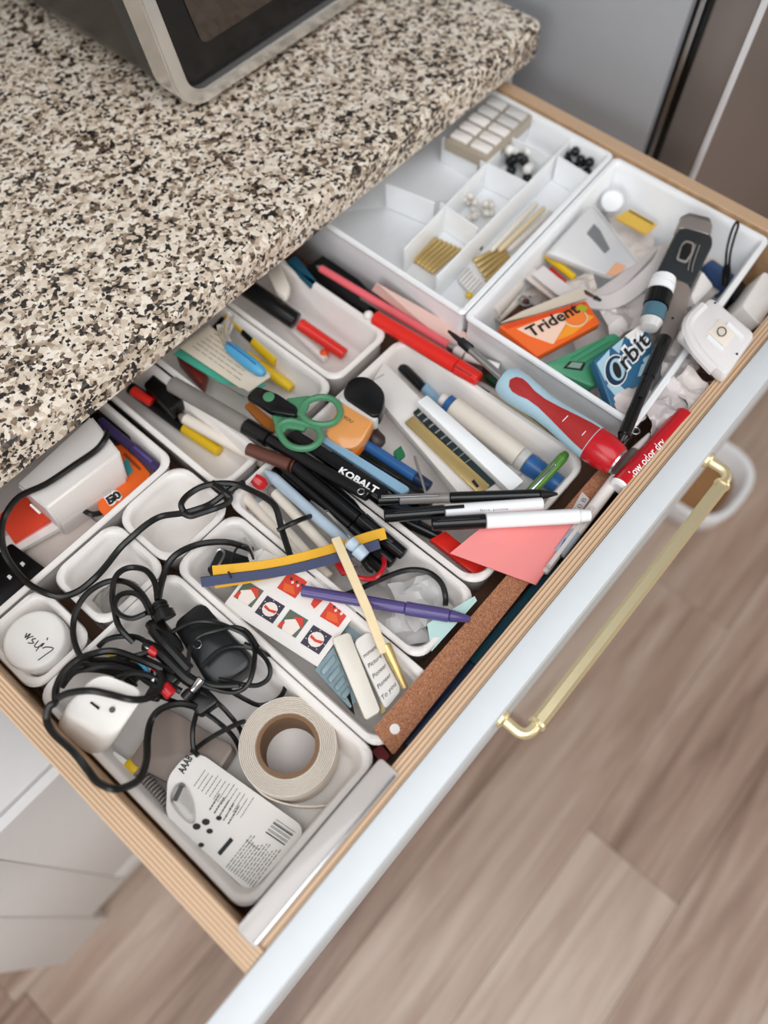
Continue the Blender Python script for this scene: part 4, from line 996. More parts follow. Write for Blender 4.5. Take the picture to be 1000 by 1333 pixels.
for lab, p, q, r, m, z1, z2 in (('black marker lying low beneath the red marker by the drawer front', (770, 690), (818, 630), .009, BLACK, .785, .79), ('dark pen in the gap under the gel pen', (725, 745), (800, 655), .006, DARK, .778, .78)):
    pen('black_marker', lab, 'marker', P(*p, z1), P(*q, z2), [('barrel', 0, 1, r, r, m)])

# ---- big tray with pencils and cards ------------------------------------
solo('black_case', B().slab(Q(.778, (424, 590), (470, 566), (566, 650), (528, 690)), .02, .004, .003), BLACK, 'black pencil case under the pencils and blue pens', 'case')
kq = Q([.826, .826, .823, .823], (372, 566), (386, 559), (506, 636), (497, 650))
kz = thing('carpenter_pencil', 'flat black carpenter pencil with white capital lettering', 'pencil', low(*kq, dz=.006))
part('body', B().slab(kq, .006, .001, .001), BLACK, kz)
text(kz, 'KOBALT', P(440, 615, .8252), P(489, 643, .8247), .0066, WINK, bold=.035, up=(kq[1] - kq[0]).cross(kq[2] - kq[1]) * -1 if (kq[1] - kq[0]).cross(kq[2] - kq[1]).z < 0 else (kq[1] - kq[0]).cross(kq[2] - kq[1]), lift=.0007)
lb = Q([.820, .820, .818, .818], (412, 570), (424, 567), (535, 636), (524, 644))
lp = thing('carpenter_pencil', 'light blue flat pencil with rounded end above the lettered black pencil', 'pencil', low(*lb, dz=.006))
part('body', B().slab(lb, .0065, .003, .002), LBLUE, lp)
pen('blue_pen', 'blue pen under the hand gel bottle, parallel to the light blue pencil', 'pen', P(466, 572, .800), P(560, 634, .796), [('barrel', 0, .8, .0055, .0055, BLUE), ('cap', .8, 1, .006, .0055, DNAVY)])
pen('black_pen', 'black pen with gold lettering between the two blue pens', 'pen', P(438, 582, .796), P(552, 652, .790), [('barrel', 0, .7, .0062, .0062, BLACK), ('cap', .7, 1, .0066, .006, DARK)])
pen('navy_pen', 'dark blue pen cap poking out left of the stacked white markers', 'pen', P(488, 640, .794), P(548, 676, .790), [('barrel', 0, 1, .0062, .006, DNAVY)])
pen('black_pen', 'thick black pen under the stacked white markers', 'pen', P(500, 664, .786), P(574, 700, .782), [('barrel', 0, 1, .0068, .006, BLACK)])
pen('white_pen', 'slim white pen along the inside left wall of the pencil tray', 'pen', P(462, 606, .782), P(560, 698, .778), [('barrel', 0, 1, .0048, .0048, CREAM)])
pen('metal_rod', 'thin steel compass leg leaning on the white card', 'rod', P(540, 594, .812), P(556, 648, .812), [('rod', 0, 1, .0014, .0014, STEEL)])
cq2 = Q([.802, .802, .796, .796], (500, 471), (480, 504), (606, 652), (664, 636))
wc = thing('white_box', 'long flat white card box under the gold strip', 'box', low(*cq2, dz=.012))
part('box', B().slab(cq2, .013, .001, .0008), CARD, wc)
part('flap_seam', B().tube([P(478, 499, .8024), P(500, 487, .8024)], .0004, 4, 1), GREYP, wc)
gs = Q([.808, .808, .803, .803], (527, 549), (538, 541), (638, 632), (624, 643))
gst = thing('gold_strip', 'flat matt gold metal strip with a slot, lying on the white box', 'strip', low(*gs, dz=.004))
part('strip', B().slab(gs, .003, .0008, .0005), GOLD, gst)
part('slot', B().slab([p + V((0, 0, .0004)) for p in Q(.8038, (614, 627), (617, 624), (624, 633), (621, 635))], .0006), INK, gst)
ds = Q([.806, .806, .802, .802], (538, 536), (546, 530), (648, 626), (636, 634))
dst = thing('staple_strip', 'dark green steel strip between the gold strip and white stick', 'strip', low(*ds, dz=.004))
part('strip', B().slab(ds, .004, .0006, .0005), mat('dark_green_steel', '#2c3a3c', .35, .5), dst)
bb = B()
for k in range(9):
    t = .05 + .08 * k; p, q = ds[1].lerp(ds[2], t), ds[0].lerp(ds[3], t)
    bb.slab([p + V((0, 0, .0006)), p.lerp(ds[2], .02) + V((0, 0, .0006)), q.lerp(ds[3], .02) + V((0, 0, .0006)), q + V((0, 0, .0006))], .0006)
part('print_marks', bb, GREYP, dst)
ws = Q([.816, .816, .810, .810], (543, 522), (556, 514), (682, 626), (665, 640))
solo('white_stick', B().slab(ws, .010, .001, .0012), WHITE2, 'plain bright white square stick beside the dark steel strip', 'stick')
gk = pen('glue_stick', 'cream glue stick with blue ends in the tray, under the green pen', 'glue', P(574, 518, .792), P(732, 636, .784), [('knob', 0, .05, .006, .006, WHITE), ('ring', .05, .10, .0095, .0095, BLUE), ('tube', .10, .66, .0112, .0112, CREAM), ('label', .66, .72, .0113, .0113, HAZY), ('cap', .72, 1, .0112, .0100, BLUE)], n=18)
pen('dark_pen', 'black pen at the back wall of the big tray', 'pen', P(520, 474, .774), P(552, 506, .772), [('barrel', 0, 1, .0058, .0058, BLACK)])
pen('blue_pen', 'pale blue pen end deep beside the white box', 'pen', P(548, 500, .772), P(580, 532, .770), [('barrel', 0, 1, .0055, .005, LBLUE)])
wad('clear crumpled film beside the glue stick', ((640, 590), (690, 600), (712, 640), (665, 650)), .776, .010, 9, HAZY)
pen('green_pen', 'short metallic green pen pointing over the tray rim', 'pen', P(736, 592, .816), P(684, 648, .806), [('tip', -.04, .06, .0035, .0048, LGREEN), ('barrel', .06, 1, .0052, .0052, LGREEN)], clip=(.25, .9, .003, CHROME, .0052))
# hand gel
hq = Q([.824, .826, .820, .818], (440, 526), (458, 506), (494, 542), (450, 586))
hq = Q([.826, .828, .822, .820], (436, 532), (462, 512), (492, 545), (446, 584))
hg = thing('hand_gel', 'small orange hand gel bottle with black cap, on its side by the scissors', 'bottle', low(*hq, dz=.022))
part('bottle', B().slab(Q([.830, .830, .824, .820, .820, .824], (444, 518), (489, 544), (472, 575), (462, 584), (446, 584), (422, 566)), .020, .005, .003), AMBER, hg, 'clear amber bottle')
part('gel_edge', B().slab([p - V((0, 0, .0040)) for p in Q(.818, (424, 568), (446, 588), (463, 588), (476, 572), (462, 570), (440, 570))], .012, .003, .002), mat('amber_dark', '#d9741f', .2, trans=.2), hg)
part('neck', B().slab(Q(.8315, (440, 520), (448, 508), (496, 536), (489, 549)), .017, .003, .002), HAZY, hg)
part('cap', B().slab(Q(.835, (444, 514), (455, 490), (480, 488), (502, 508), (500, 530), (490, 545)), .020, .008, .003), BLACK, hg, 'glossy black cap')
text(hg, 'YOU', P(446, 545, .8262), P(458, 552, .826), .0035, INK, lift=.0016)
solo('brown_stopper', B().lathe(P(478, 560, .800), P(496, 580, .798), [(0, .006), (.2, .009), (.8, .009), (1, .006)], 12), mat('dark_brown', '#33211f', .4), 'dark brown cap behind the hand gel bottle', 'cap')
solo('green_tab', B().slab(Q(.802, (512, 588), (522, 580), (528, 592), (518, 600)), .004, .001), mat('deep_green', '#1f6b45', .5), 'tiny green tab beside the blue pen', 'tab')

# ---- markers and sticky note --------------------------------------------
pen('black_pen', 'black ballpoint with clear middle, topmost of the crossing pens', 'pen', P(492, 651, .822), P(726, 643, .826), [('end', 0, .12, .0048, .005, BLACK), ('window', .12, .40, .0048, .0048, SMOKE), ('barrel', .40, .90, .0052, .0052, BLACK), ('nose', .90, 1, .005, .0014, DARK)], clip=(.02, .34, .003, STEEL, .005))
pen('white_marker', 'white marker with black cap, second of the crossing pens', 'marker', P(500, 672, .824), P(707, 656, .826), [('cap', 0, .38, .0060, .0062, BLACK), ('barrel', .38, 1, .0066, .0060, WHITE2)], clip=(.06, .5, .0034, DARK, .0062))
wm = pen('white_marker', 'white marker with black cap lying on the pink note', 'marker', P(562, 682, .830), P(769, 671, .832), [('cap', 0, .34, .0062, .0068, BLACK), ('barrel', .34, .93, .0070, .0068, WHITE2), ('end', .93, 1, .0062, .0056, WHITE2)], clip=(.03, .3, .0034, DARK, .0066))
d_ = P(707, 656, .822) - P(500, 672, .820)
text(wm, 'fine point', P(625, 666, .838), P(662, 664, .838), .0022, GREYINK)
snp = Q([.8175, .8125, .8155, .8205], (586, 720), (697, 761), (758, 672), (664, 656))
snp = [snp[0], snp[1], snp[2], snp[3]]
sn = thing('sticky_note', 'salmon pink sticky note pad lying over the cork ruler', 'note', low(*snp, dz=.002))
for k in range(3): part('sheet', B().slab([p - V((0, 0, .0009 * k)) + V((.0004 * k, -.0003 * k, 0)) for p in snp], .0007), STICKY, sn)
solo('red_clip', B().slab(Q([.800, .800, .790, .790], (560, 702), (580, 691), (638, 738), (622, 751)), .008, .001, .001), SCARLET, 'bright red plastic block under the pink note', 'block')

# ---- gap with pencils and screwdriver -------------------------------------
pen('pink_pencil', 'coral pink pencil with grey point leaning by the white bin wall', 'pencil', P(412, 346, .802), P(598, 458, .800), [('point', 0, .03, .0008, .003, GREYP), ('barrel', .03, .93, .0042, .0048, PINK), ('ferrule', .93, .97, .0050, .0050, STEEL), ('eraser', .97, 1.03, .0048, .0048, WHITE)], n=10)
rp_ = pen('red_pen', 'bright red pen with white ball end, below the pink pencil', 'pen', P(484, 411, .808), P(624, 494, .808), [('barrel', .03, .80, .0080, .0086, SCARLET), ('cap', .80, 1, .0088, .0076, SCARLET)])
part('ball_end', B().ball(P(480, 411, .808), .0056, 2), WHITE, rp_)
part('slit', B().tube([P(590, 475, .8170), P(614, 489, .8168)], .0007, 4, 1), mat('dark_slit', '#7c1a16', .5), rp_)
pen('grey_pencil', 'thin grey pencil between pink pencil and red pen', 'pencil', P(470, 386, .796), P(584, 456, .796), [('barrel', 0, 1, .0032, .0032, GREYP)])
solo('blush_card', B().slab(Q([.806, .820, .802, .790], (484, 378), (490, 368), (612, 436), (598, 462)), .0012), mat('blush', '#d9b8ac', .6), 'blush pink card leaning against the white bin wall', 'card')
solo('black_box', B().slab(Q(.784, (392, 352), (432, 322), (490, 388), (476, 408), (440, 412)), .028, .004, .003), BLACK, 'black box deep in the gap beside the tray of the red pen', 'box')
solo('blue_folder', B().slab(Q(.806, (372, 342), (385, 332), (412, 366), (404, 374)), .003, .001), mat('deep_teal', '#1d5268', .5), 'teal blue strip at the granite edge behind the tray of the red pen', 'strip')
kp = Q(.790, (594, 470), (604, 450), (634, 474), (622, 488))
kt = thing('seed_packet', 'small brown packet with a white number by the white tube', 'packet', low(*kp, dz=.006))
part('packet', B().slab(kp, .006, .001, .0006), mat('packet_brown', '#54423c', .5), kt)
text(kt, '23', P(603, 470, .7902), P(612, 459, .7902), .006, WINK, bold=.02, lift=.0006)
pen('white_tube', 'short white tube beside the brown packet', 'tube', P(605, 464, .800), P(650, 478, .800), [('barrel', 0, 1, .0042, .0042, WHITE)])
solo('brown_box', B().slab(Q(.778, (600, 480), (650, 470), (700, 520), (664, 530)), .02, .002, .001), mat('olive_brown', '#4c3f2a', .5), 'dark olive box under the screwdriver', 'box')
solo('green_box', B().slab(Q(.784, (632, 490), (650, 484), (690, 520), (672, 522)), .02, .002, .001), mat('bottle_green', '#22452f', .5), 'dark green box edge under the screwdriver', 'box')
pen('silver_rod', 'long thin silver rod along the rim of the big tray', 'rod', P(622, 497, .806), P(712, 550, .808), [('rod', 0, 1, .0024, .0024, STEEL)])
gc = thing('gold_chain', 'gold bead chain in the gap below the screwdriver', 'chain', P(680, 545, .775))
pp = spline([P(640, 514, .790), P(665, 530, .790), P(690, 548, .790), P(712, 566, .790), P(736, 586, .790)], 9)
for i in range(0, len(pp), 1):
    part('link', B().ball(pp[i], .0036, 1, (1, 1, .8)), BRASS, gc)
sd = thing('screwdriver', 'screwdriver with light blue and red ergonomic handle', 'screwdriver', low(P(730, 545, .835), dz=.018))
a, b_ = P(654, 492, .838), P(806, 602, .838)
part('handle', B().lathe(a, b_, [(0, .0085), (.02, .0135), (.06, .0158), (.14, .0164), (.25, .0150), (.36, .0135), (.48, .0140), (.62, .0160), (.74, .0172), (.78, .0172)], 26), mat('handle_blue', '#a9c8d6', .4), sd, 'light blue handle')
part('end_cap', B().lathe(a, b_, [(.775, .0168), (.79, .0176), (.88, .0172), (.97, .0150), (.985, .0138)], 26), RED, sd, 'red end cap')
part('end_ring', B().lathe(a, b_, [(.986, .0134), (1.0, .0128), (1.003, .011)], 26), STEEL, sd)
# red grip inlay that follows the handle on its upper side
prof = [(.09, .0160, .06), (.11, .0165, .34), (.15, .0169, .48), (.20, .0164, .46), (.27, .0152, .34), (.36, .0141, .36), (.48, .0146, .52), (.60, .0163, .66), (.70, .0175, .76), (.776, .0178, .82)]
x = (b_ - a).normalized(); L = (b_ - a).length; upv = V((-.42, .02, 1)); upv = (upv - x * upv.dot(x)).normalized(); yv = upv.cross(x)
g = B(); rows_ = []
for t, r, ha in prof:
    rows_.append([g.bm.verts.new(a + x * L * t + (upv * math.cos(u * ha * .98) + yv * math.sin(u * ha * .98)) * (r + .0003)) for u in (-1, -.75, -.5, -.25, 0, .25, .5, .75, 1)])
for r0, r1_ in zip(rows_[:-1], rows_[1:]):
    for i in range(8): g.bm.faces.new((r0[i], r0[i + 1], r1_[i + 1], r1_[i]))
bmesh.ops.solidify(g.bm, geom=g.bm.faces[:], thickness=.0006)
part('grip', g, mat('grip_red', '#d6403f', .5), sd, 'red rubber grip inlay')
for t in (.56, .72):
    q = a + x * L * t + upv * .0172
    part('grip_mark', B().box((-.0003, -.004, 0), (.0003, .004, .0012), 0, Matrix.Translation(q) @ x.to_track_quat('X', 'Z').to_matrix().to_4x4()), WINK, sd)
part('shaft', B().lathe(P(608, 452, .836), a + x * .002, [(0, .0036), (1, .0040)], 12), STEEL, sd)
part('bit', B().lathe(P(584, 431, .836), P(614, 456, .836), [(0, .0014), (.3, .0026), (.5, .0030), (.52, .0046), (.95, .0050), (1, .004)], 8), DARK, sd, 'dark tip')

# ---- tall bin ---------------------------------------------------------------
wad('dark brown felt scrap in the bin corner behind the orange gum pack', ((646, 416), (688, 384), (706, 404), (668, 428)), .785, .006, 31, BROWN, 'felt_scrap', cat='scrap')
WARMW = mat('warm_white', '#ddd2c9', .45); WRAPH = mat('wrapper_haze', '#e0d7d5', .22, trans=.25)
wad('creased white plastic wrapper left of the hair trimmer switch', ((770, 395), (830, 372), (850, 420), (800, 445)), .806, .010, 11)
wad('white tissue wad behind the orange gum pack', ((715, 372), (770, 352), (790, 392), (735, 398)), .800, .010, 12, WARMW)
wad('shiny white wrapper right of the mint gum pack', ((850, 462), (880, 440), (910, 478), (872, 515)), .822, .012, 13, WRAPH)
wad('clear bag bulging behind the red marker end', ((838, 520), (872, 494), (900, 536), (850, 572)), .824, .014, 14, WRAPH)
wad('white foil scrap below the white night light', ((874, 498), (900, 476), (928, 512), (898, 540)), .826, .010, 15, CRUMP)
wad('pale wrapper underneath the hair trimmer', ((838, 400), (890, 388), (900, 450), (850, 460)), .802, .010, 17, WARMW)
wad('pale wrapper at the middle of the bin floor', ((800, 320), (868, 318), (870, 372), (812, 382)), .788, .012, 18, WARMW)
wad('white wrapper lying against the rear bin wall', ((790, 268), (850, 300), (850, 340), (800, 330)), .772, .008, 19, CRUMP)
wad('beige wrapper along the compartment box side of the bin', ((650, 400), (700, 345), (740, 372), (690, 420)), .775, .010, 20, WARMW)
wad('white wrapper spread over the bin floor beside the mint gum pack', ((740, 440), (820, 400), (870, 470), (800, 520)), .776, .008, 21, CRUMP)
wad('white film below the trimmer head at the right end of the bin', ((880, 340), (930, 330), (950, 370), (900, 410)), .785, .010, 22, WARMW)
wad('torn pale paper under the long black pen', ((800, 520), (840, 490), (850, 540), (815, 570)), .822, .008, 23, mat('blush_wrap', '#d8cbc8', .4))
solo('white_strap', B().ribbon([P(700, 352, .812), P(748, 386, .812), P(800, 392, .815), P(852, 352, .818), P(868, 326, .812)], .018, .0016), mat('strap_white', '#e0d8d5', .5), 'wide white band curving in front of the clear bag', 'strap')
solo('white_sleeve', B().slab(Q([.806, .806, .812, .812], (768, 384), (836, 336), (858, 322), (790, 398)), .008, .003, .002), mat('sleeve_white', '#ddd3d1', .5), 'folded white paper sleeve left of the hair trimmer', 'sleeve')
solo('card_flap', B().slab(Q([.808, .808, .800, .800], (672, 352), (692, 346), (742, 388), (728, 396)), .0016), WARMW, 'beige card strip left of the red square', 'card')
solo('red_square', B().slab(Q([.804, .804, .800, .800], (702, 360), (718, 346), (744, 370), (730, 382)), .006, .001, .001), RED, 'dark red flat square behind the orange gum pack', 'square')
solo('white_cylinder', B().lathe(P(640, 406, .802), P(672, 368, .802), [(0, .009), (.03, .0105), (.97, .0105), (1, .009)], 16), WARMW, 'cream roll lying in the bin corner by the compartment box', 'roll')
solo('cream_roll', B().lathe(P(648, 414, .792), P(676, 388, .792), [(0, .0045), (.03, .0055), (.97, .0055), (1, .0045)], 12), CREAM, 'thin cream tube below the cream roll in the bin corner', 'tube')
cn = thing('coin_charm', 'small metal charm on a ring behind the orange gum pack', 'charm', low(P(695, 394, .80)))
part('disc', B().ball(P(698, 392, .803), .0075, 2, (1, 1, .5)), GREYP, cn)
part('ring', B().tube([P(684, 392, .804) + V((.006 * math.cos(t * 1.05), .007 * math.sin(t * 1.05), 0)) for t in range(6)], .0011, 6, 4, closed=True), STEEL, cn)
pen('yellow_pencil', 'yellow pencil under the clear zip bag', 'pencil', P(698, 322, .806), P(748, 362, .802), [('barrel', 0, 1, .0042, .0042, YELLOW)], n=8)
pen('brown_lip_pencil', 'short brown crayon stub behind the orange gum pack', 'crayon', P(760, 380, .812), P(782, 394, .812), [('barrel', 0, .6, .003, .003, BROWN), ('tip', .6, 1, .004, .0035, BLACK)])
# clear bag
bq_ = Q([.830, .808, .804, .824], (770, 264), (832, 342), (798, 362), (712, 328))
zb_ = thing('zip_bag', 'clear plastic bag with a grey print and orange corner, at the rear of the bin', 'bag', low(*bq_, dz=.012))
part('bag', B().slab(bq_, .012, .004, .004), mat('bag_film', '#e9e8e8', .2, trans=.25), zb_)
bn = (bq_[1] - bq_[0]).cross(bq_[3] - bq_[0]).normalized(); bn = bn if bn.z > 0 else -bn
def bqp(u, v, l=.0006): return bq_[0].lerp(bq_[1], u).lerp(bq_[3].lerp(bq_[2], u), v) + bn * l
part('grey_print', B().slab([bqp(.22, .2), bqp(.34, .2), bqp(.62, .34), bqp(.62, .48), bqp(.40, .42), bqp(.24, .4)], .0008), mat('grey_print', '#77797b', .5), zb_)
part('orange_label', B().slab([bqp(.82, .48), bqp(.96, .40), bqp(.99, .88), bqp(.88, .98)], .0008), PEACH, zb_)
part('seam', B().tube([bqp(0, 0), bqp(1, 0)], .0007, 5, 1), HAZY, zb_)
yl = Q([.806, .806, .798, .798], (800, 284), (820, 272), (856, 292), (842, 306))
yc = thing('yellow_card', 'yellow card with a black double arrow near the rear bin wall', 'card', low(*yl, dz=.002))
part('card', B().slab(yl, .0014), mat('yellow_card', '#dcb24c', .6), yc)
part('arrow', B().tube([p + V((0, 0, .0008)) for p in (yl[0].lerp(yl[1], .85).lerp(yl[3].lerp(yl[2], .85), .05), yl[0].lerp(yl[1], .85).lerp(yl[3].lerp(yl[2], .85), .9))], .0007, 5, 1), INK, yc)
solo('round_cap_white', B().lathe(P(797, 262, .800), P(797, 262, .812), [(0, .012), (.1, .0132), (.8, .0132), (1, .011)], 24), WHITE2, 'white round cap behind the clear bag', 'cap')
# gum packs
tq = Q([.832, .834, .832, .828], (649, 424), (763, 391), (782, 420), (699, 464))
tg = thing('gum_pack', 'orange fruit gum pack with black lettering, leaning on the bin wall', 'gum', low(*tq, dz=.02))
tn = (tq[1] - tq[0]).cross(tq[3] - tq[0]).normalized(); tn = tn if tn.z > 0 else -tn
part('box', B().slab(tq, .011, .002, .0012), ORANGE, tg)
def tqp(u, v, l=.0006): return tq[0].lerp(tq[1], u).lerp(tq[3].lerp(tq[2], u), v) + tn * l
part('flap', B().slab(Q(.826, (652, 420), (680, 405), (758, 374), (764, 388), (700, 408)), .002, .001), PAPER, tg, 'torn pale inner flap')
part('lid_strip', B().slab([tqp(.03, .04), tqp(.97, .02), tqp(.975, .14), tqp(.035, .15)], .0005), mat('print_red_orange', '#d84a1c', .4), tg)
part('pale_band', B().slab([tqp(.12, .22), tqp(.62, .16), tqp(.80, .30), tqp(.62, .55), tqp(.30, .92), tqp(.28, .9), tqp(.16, .5)], .0005), mat('print_peach', '#f3cdb6', .45), tg)
part('orange_swirl', B().slab([tqp(.35, .88), tqp(.62, .58), tqp(.9, .5), tqp(.97, .7), tqp(.6, .92)], .0005), mat('print_amber', '#f09a2a', .45), tg)
bc_ = [tqp(.76 + .13 * math.cos(t * math.pi / 8), .50 + .28 * math.sin(t * math.pi / 8), .0009) for t in range(16)]
part('fruit_slice', B().slab(bc_, .0005), mat('print_slice', '#ee7d33', .45), tg)
part('slice_rim', B().tube([tqp(.76 + .14 * math.cos(-.2 + t * .5), .50 + .30 * math.sin(-.2 + t * .5), .0010) for t in range(8)], .0007, 5, 3), PAPER, tg)
part('leaf', B().slab([tqp(.84, .16, .0009), tqp(.92, .10, .0009), tqp(.97, .30, .0009), tqp(.90, .42, .0009), tqp(.85, .34, .0009)], .0005), mat('print_leaf', '#a7a52c', .45), tg)
text(tg, 'Trident', tqp(.15, .56, 0), tqp(.86, .36, 0), .0125, INK, up=tn, bold=.022, lift=.0014)
oq_ = Q([.838, .840, .828, .822], (773, 468), (838, 421), (864, 474), (796, 530))
og = thing('gum_pack', 'blue mint gum pack with white swirls and round emblem', 'gum', low(*oq_, dz=.02))
on = (oq_[1] - oq_[0]).cross(oq_[3] - oq_[0]).normalized(); on = on if on.z > 0 else -on
part('box', B().slab(oq_, .013, .002, .0012), mat('gum_blue', '#2f6284', .35), og)
def oqp(u, v, l=.0006): return oq_[0].lerp(oq_[1], u).lerp(oq_[3].lerp(oq_[2], u), v) + on * l
IB = mat('print_ice', '#a9c8d6', .4); NB = mat('print_navy', '#173049', .4)
part('top_tab', B().slab([oqp(.62, -.02), oqp(1.0, -.02), oqp(1.0, .16), oqp(.70, .18)], .0005), CARD, og)
for pts in ([(.02, .1), (.3, .02), (.2, .3), (.05, .5)], [(.35, .02), (.6, .0), (.42, .22)], [(.05, .6), (.16, .5), (.3, .95), (.12, .9)], [(.55, .85), (.75, .62), (.95, .65), (.7, .95)]):
    part('swirl', B().slab([oqp(u, v) for u, v in pts], .0005), IB, og)
def ell(cu, cv, ru, rv, l): return [oqp(cu + ru * math.cos(t * math.pi / 9), cv + rv * math.sin(t * math.pi / 9), l) for t in range(18)]
part('emblem', B().slab(ell(.27, .46, .20, .31, .0008), .0005), CARD, og)
part('emblem', B().slab(ell(.27, .46, .185, .285, .0010), .0005), NB, og)
part('emblem', B().slab(ell(.29, .46, .125, .22, .0012), .0005), IB, og)
part('emblem', B().slab(ell(.28, .47, .062, .17, .0014), .0005), INK, og)
text(og, 'rbit', oqp(.40, .60, 0), oqp(.98, .42, 0), .0165, WINK, up=on, bold=.09, lift=.0014, shear=.15)
text(og, 'rbit', oqp(.405, .60, 0), oqp(.975, .425, 0), .0155, INK, up=on, bold=.02, lift=.0019, shear=.15)
gq_ = Q([.822, .822, .812, .812], (706, 476), (800, 432), (834, 462), (772, 504))
gf = thing('floss_box', 'green plastic floss box between the two gum packs', 'box', low(*gq_, dz=.02))
part('case', B().slab(gq_, .018, .004, .002), mat('floss_green', '#4c9a72', .45), gf)
gn = (gq_[1] - gq_[0]).cross(gq_[3] - gq_[0]).normalized(); gn = gn if gn.z > 0 else -gn
def gqp(u, v, l=.0006): return gq_[0].lerp(gq_[1], u).lerp(gq_[3].lerp(gq_[2], u), v) + gn * l
part('label', B().slab([gqp(.10, .28), gqp(.25, .20), gqp(.36, .42), gqp(.20, .55)], .0005), INK, gf)
part('label_panel', B().slab([gqp(.14, .30, .001), gqp(.25, .25, .001), gqp(.32, .40, .001), gqp(.21, .48, .001)], .0005), mat('label_grey', '#8aa394', .5), gf)
for k in range(4): part('rib', B().tube([gqp(.3 + .02 * k, .15 + .13 * k), gqp(.85, .05 + .15 * k)], .0006, 5, 1), mat('floss_green_rib', '#3f8a65', .5), gf)
# hair trimmer
ht = thing('hair_trimmer', 'grey and black hair trimmer with black switch, propped in the bin', 'trimmer', low(P(880, 380, .82), dz=.02))
def zt_(y): return .852 - .020 * (y - 280) / 180
def TQ(*p, dz=0): return [P(x, y, zt_(y) + dz) for x, y in p]
part('body', B().slab(TQ((880, 302), (890, 292), (928, 304), (930, 316), (902, 372), (850, 366)), .030, .005, .004), mat('trimmer_black', '#2a2e30', .4), ht, 'dark upper body')
part('blade_guard', B().slab(TQ((882, 296), (888, 280), (898, 276), (922, 282), (929, 292), (926, 306)), .016, .003, .002), mat('trimmer_steel', '#a89e98', .3, .6), ht, 'steel blade head')
part('blade_edge', B().slab(TQ((886, 282), (898, 276.5), (924, 283), (927, 290), (922, 288), (898, 281)), .008, .001, .001), STEEL, ht)
part('plate', B().slab(TQ((887, 318), (893, 312), (905, 316), (902, 330), (894, 343), (880, 338), dz=.0012), .0012, .003, .0004), GREYP, ht)
part('plate_inset', B().slab(TQ((888, 320), (894, 315), (902, 318), (900, 329), (893, 339), (884, 336), dz=.0018), .0010, .002, .0003), DARK, ht)
for k in range(2): part('groove', B().tube(TQ((906 + 5 * k, 318 + k), (898 + 5 * k, 340 + 2 * k), (896 + 5 * k, 352 + 2 * k), dz=.0005), .0006, 5, 2), GREYP, ht)
part('handle', B().slab(TQ((849, 364), (862, 357), (884, 359), (901, 371), (896, 400), (880, 440), (868, 464), (855, 458), (862, 420), (846, 398)), .026, .006, .004), mat('trimmer_taupe', '#857a73', .42), ht, 'taupe tapered handle')
part('screw', B().ball(TQ((876, 414), dz=.001)[0], .0013, 1), INK, ht)
pen('small_bottle', 'little bottle with white and glossy black collars and blue liquid, lying against the hair trimmer', 'bottle', P(865, 362, .858), P(845, 428, .848), [('base', 0, .16, .0118, .0128, WHITE2), ('collar', .16, .30, .0126, .0126, WHITE2), ('band', .30, .58, .0132, .0126, mat('gloss_black', '#0f1011', .12)), ('vial', .58, .84, .0116, .0112, mat('vial', '#5b8496', .2, trans=.3)), ('tip', .84, 1, .0112, .0085, HAZY)], n=20)
bp2 = pen('black_pen', 'long black pen with glossy cap across the mint gum pack', 'pen', P(866, 440, .846), P(808, 576, .842), [('cap', 0, .40, .0070, .0066, BLACK), ('barrel', .40, .94, .0060, .0058, BLACK), ('tip', .94, 1, .005, .003, BLACK)], clip=(.12, .62, .0035, DARK, .0066))
part('ring', B().tube([P(826, 560, .842) + V((.004 * math.cos(t), .005 * math.sin(t), 0)) for t in (0, 1.05, 2.1, 3.15, 4.2, 5.25)], .0008, 5, 3, closed=True), STEEL, bp2)
# strap and blue case
ws_ = thing('wrist_strap', 'thin black wrist strap standing in a loop at the bin corner', 'strap', low(P(946, 360, .80)))
part('loop', B().tube([P(946, 366, .812), P(945, 345, .826), P(947, 322, .842), P(953, 300, .852), P(959, 289, .856), P(961, 294, .855), P(956, 310, .848), P(951, 330, .838), P(949, 350, .824), P(946, 366, .812)], .0014, 6, 5), RUB, ws_)
part('slider', B().lathe(P(947, 344, .824), P(944, 372, .806), [(0, .003), (.3, .0046), (1, .0040)], 10), RUB, ws_)
solo('blue_case', B().slab(Q([.800, .800, .790, .790], (916, 345), (928, 336), (958, 358), (942, 382)), .014, .003, .002), mat('case_blue', '#2c4a76', .4), 'dark blue case under the wrist strap', 'case')
solo('white_wedge', B().slab(Q([.826, .830, .822, .818], (900, 385), (915, 352), (930, 372), (905, 398)), .02, .003, .002), WHITE, 'white triangular plastic piece between trimmer and night light', 'adapter')
# night light
nq = Q([.862, .860, .857, .859], (926, 384), (986, 434), (946, 490), (884, 430))
nl = thing('night_light', 'white plug-in night light with small square window, leaning on the drawer front', 'light', low(*nq, dz=.03))
nn_ = (nq[1] - nq[0]).cross(nq[3] - nq[0]).normalized(); nn_ = nn_ if nn_.z > 0 else -nn_
part('case', B().slab(nq, .018, .006, .005), mat('night_white', '#e3dedd', .3), nl)
def nqp(u, v, l=.0008): return nq[0].lerp(nq[1], u).lerp(nq[3].lerp(nq[2], u), v) + nn_ * l
part('window', B().slab([nqp(.36, .28), nqp(.72, .26), nqp(.72, .62), nqp(.36, .64)], .002, .001, .0005), CREAM, nl, 'pale square window')
part('lens_ring', B().tube([nqp(.53 + .07 * math.cos(t * .7854), .46 + .09 * math.sin(t * .7854), .0022) for t in range(8)], .0006, 5, 2, closed=True), GREYINK, nl)
part('slot_bar', B().slab([nqp(.40, .66, .0015), nqp(.72, .66, .0015), nqp(.72, .72, .0015), nqp(.40, .72, .0015)], .002), WHITE2, nl)
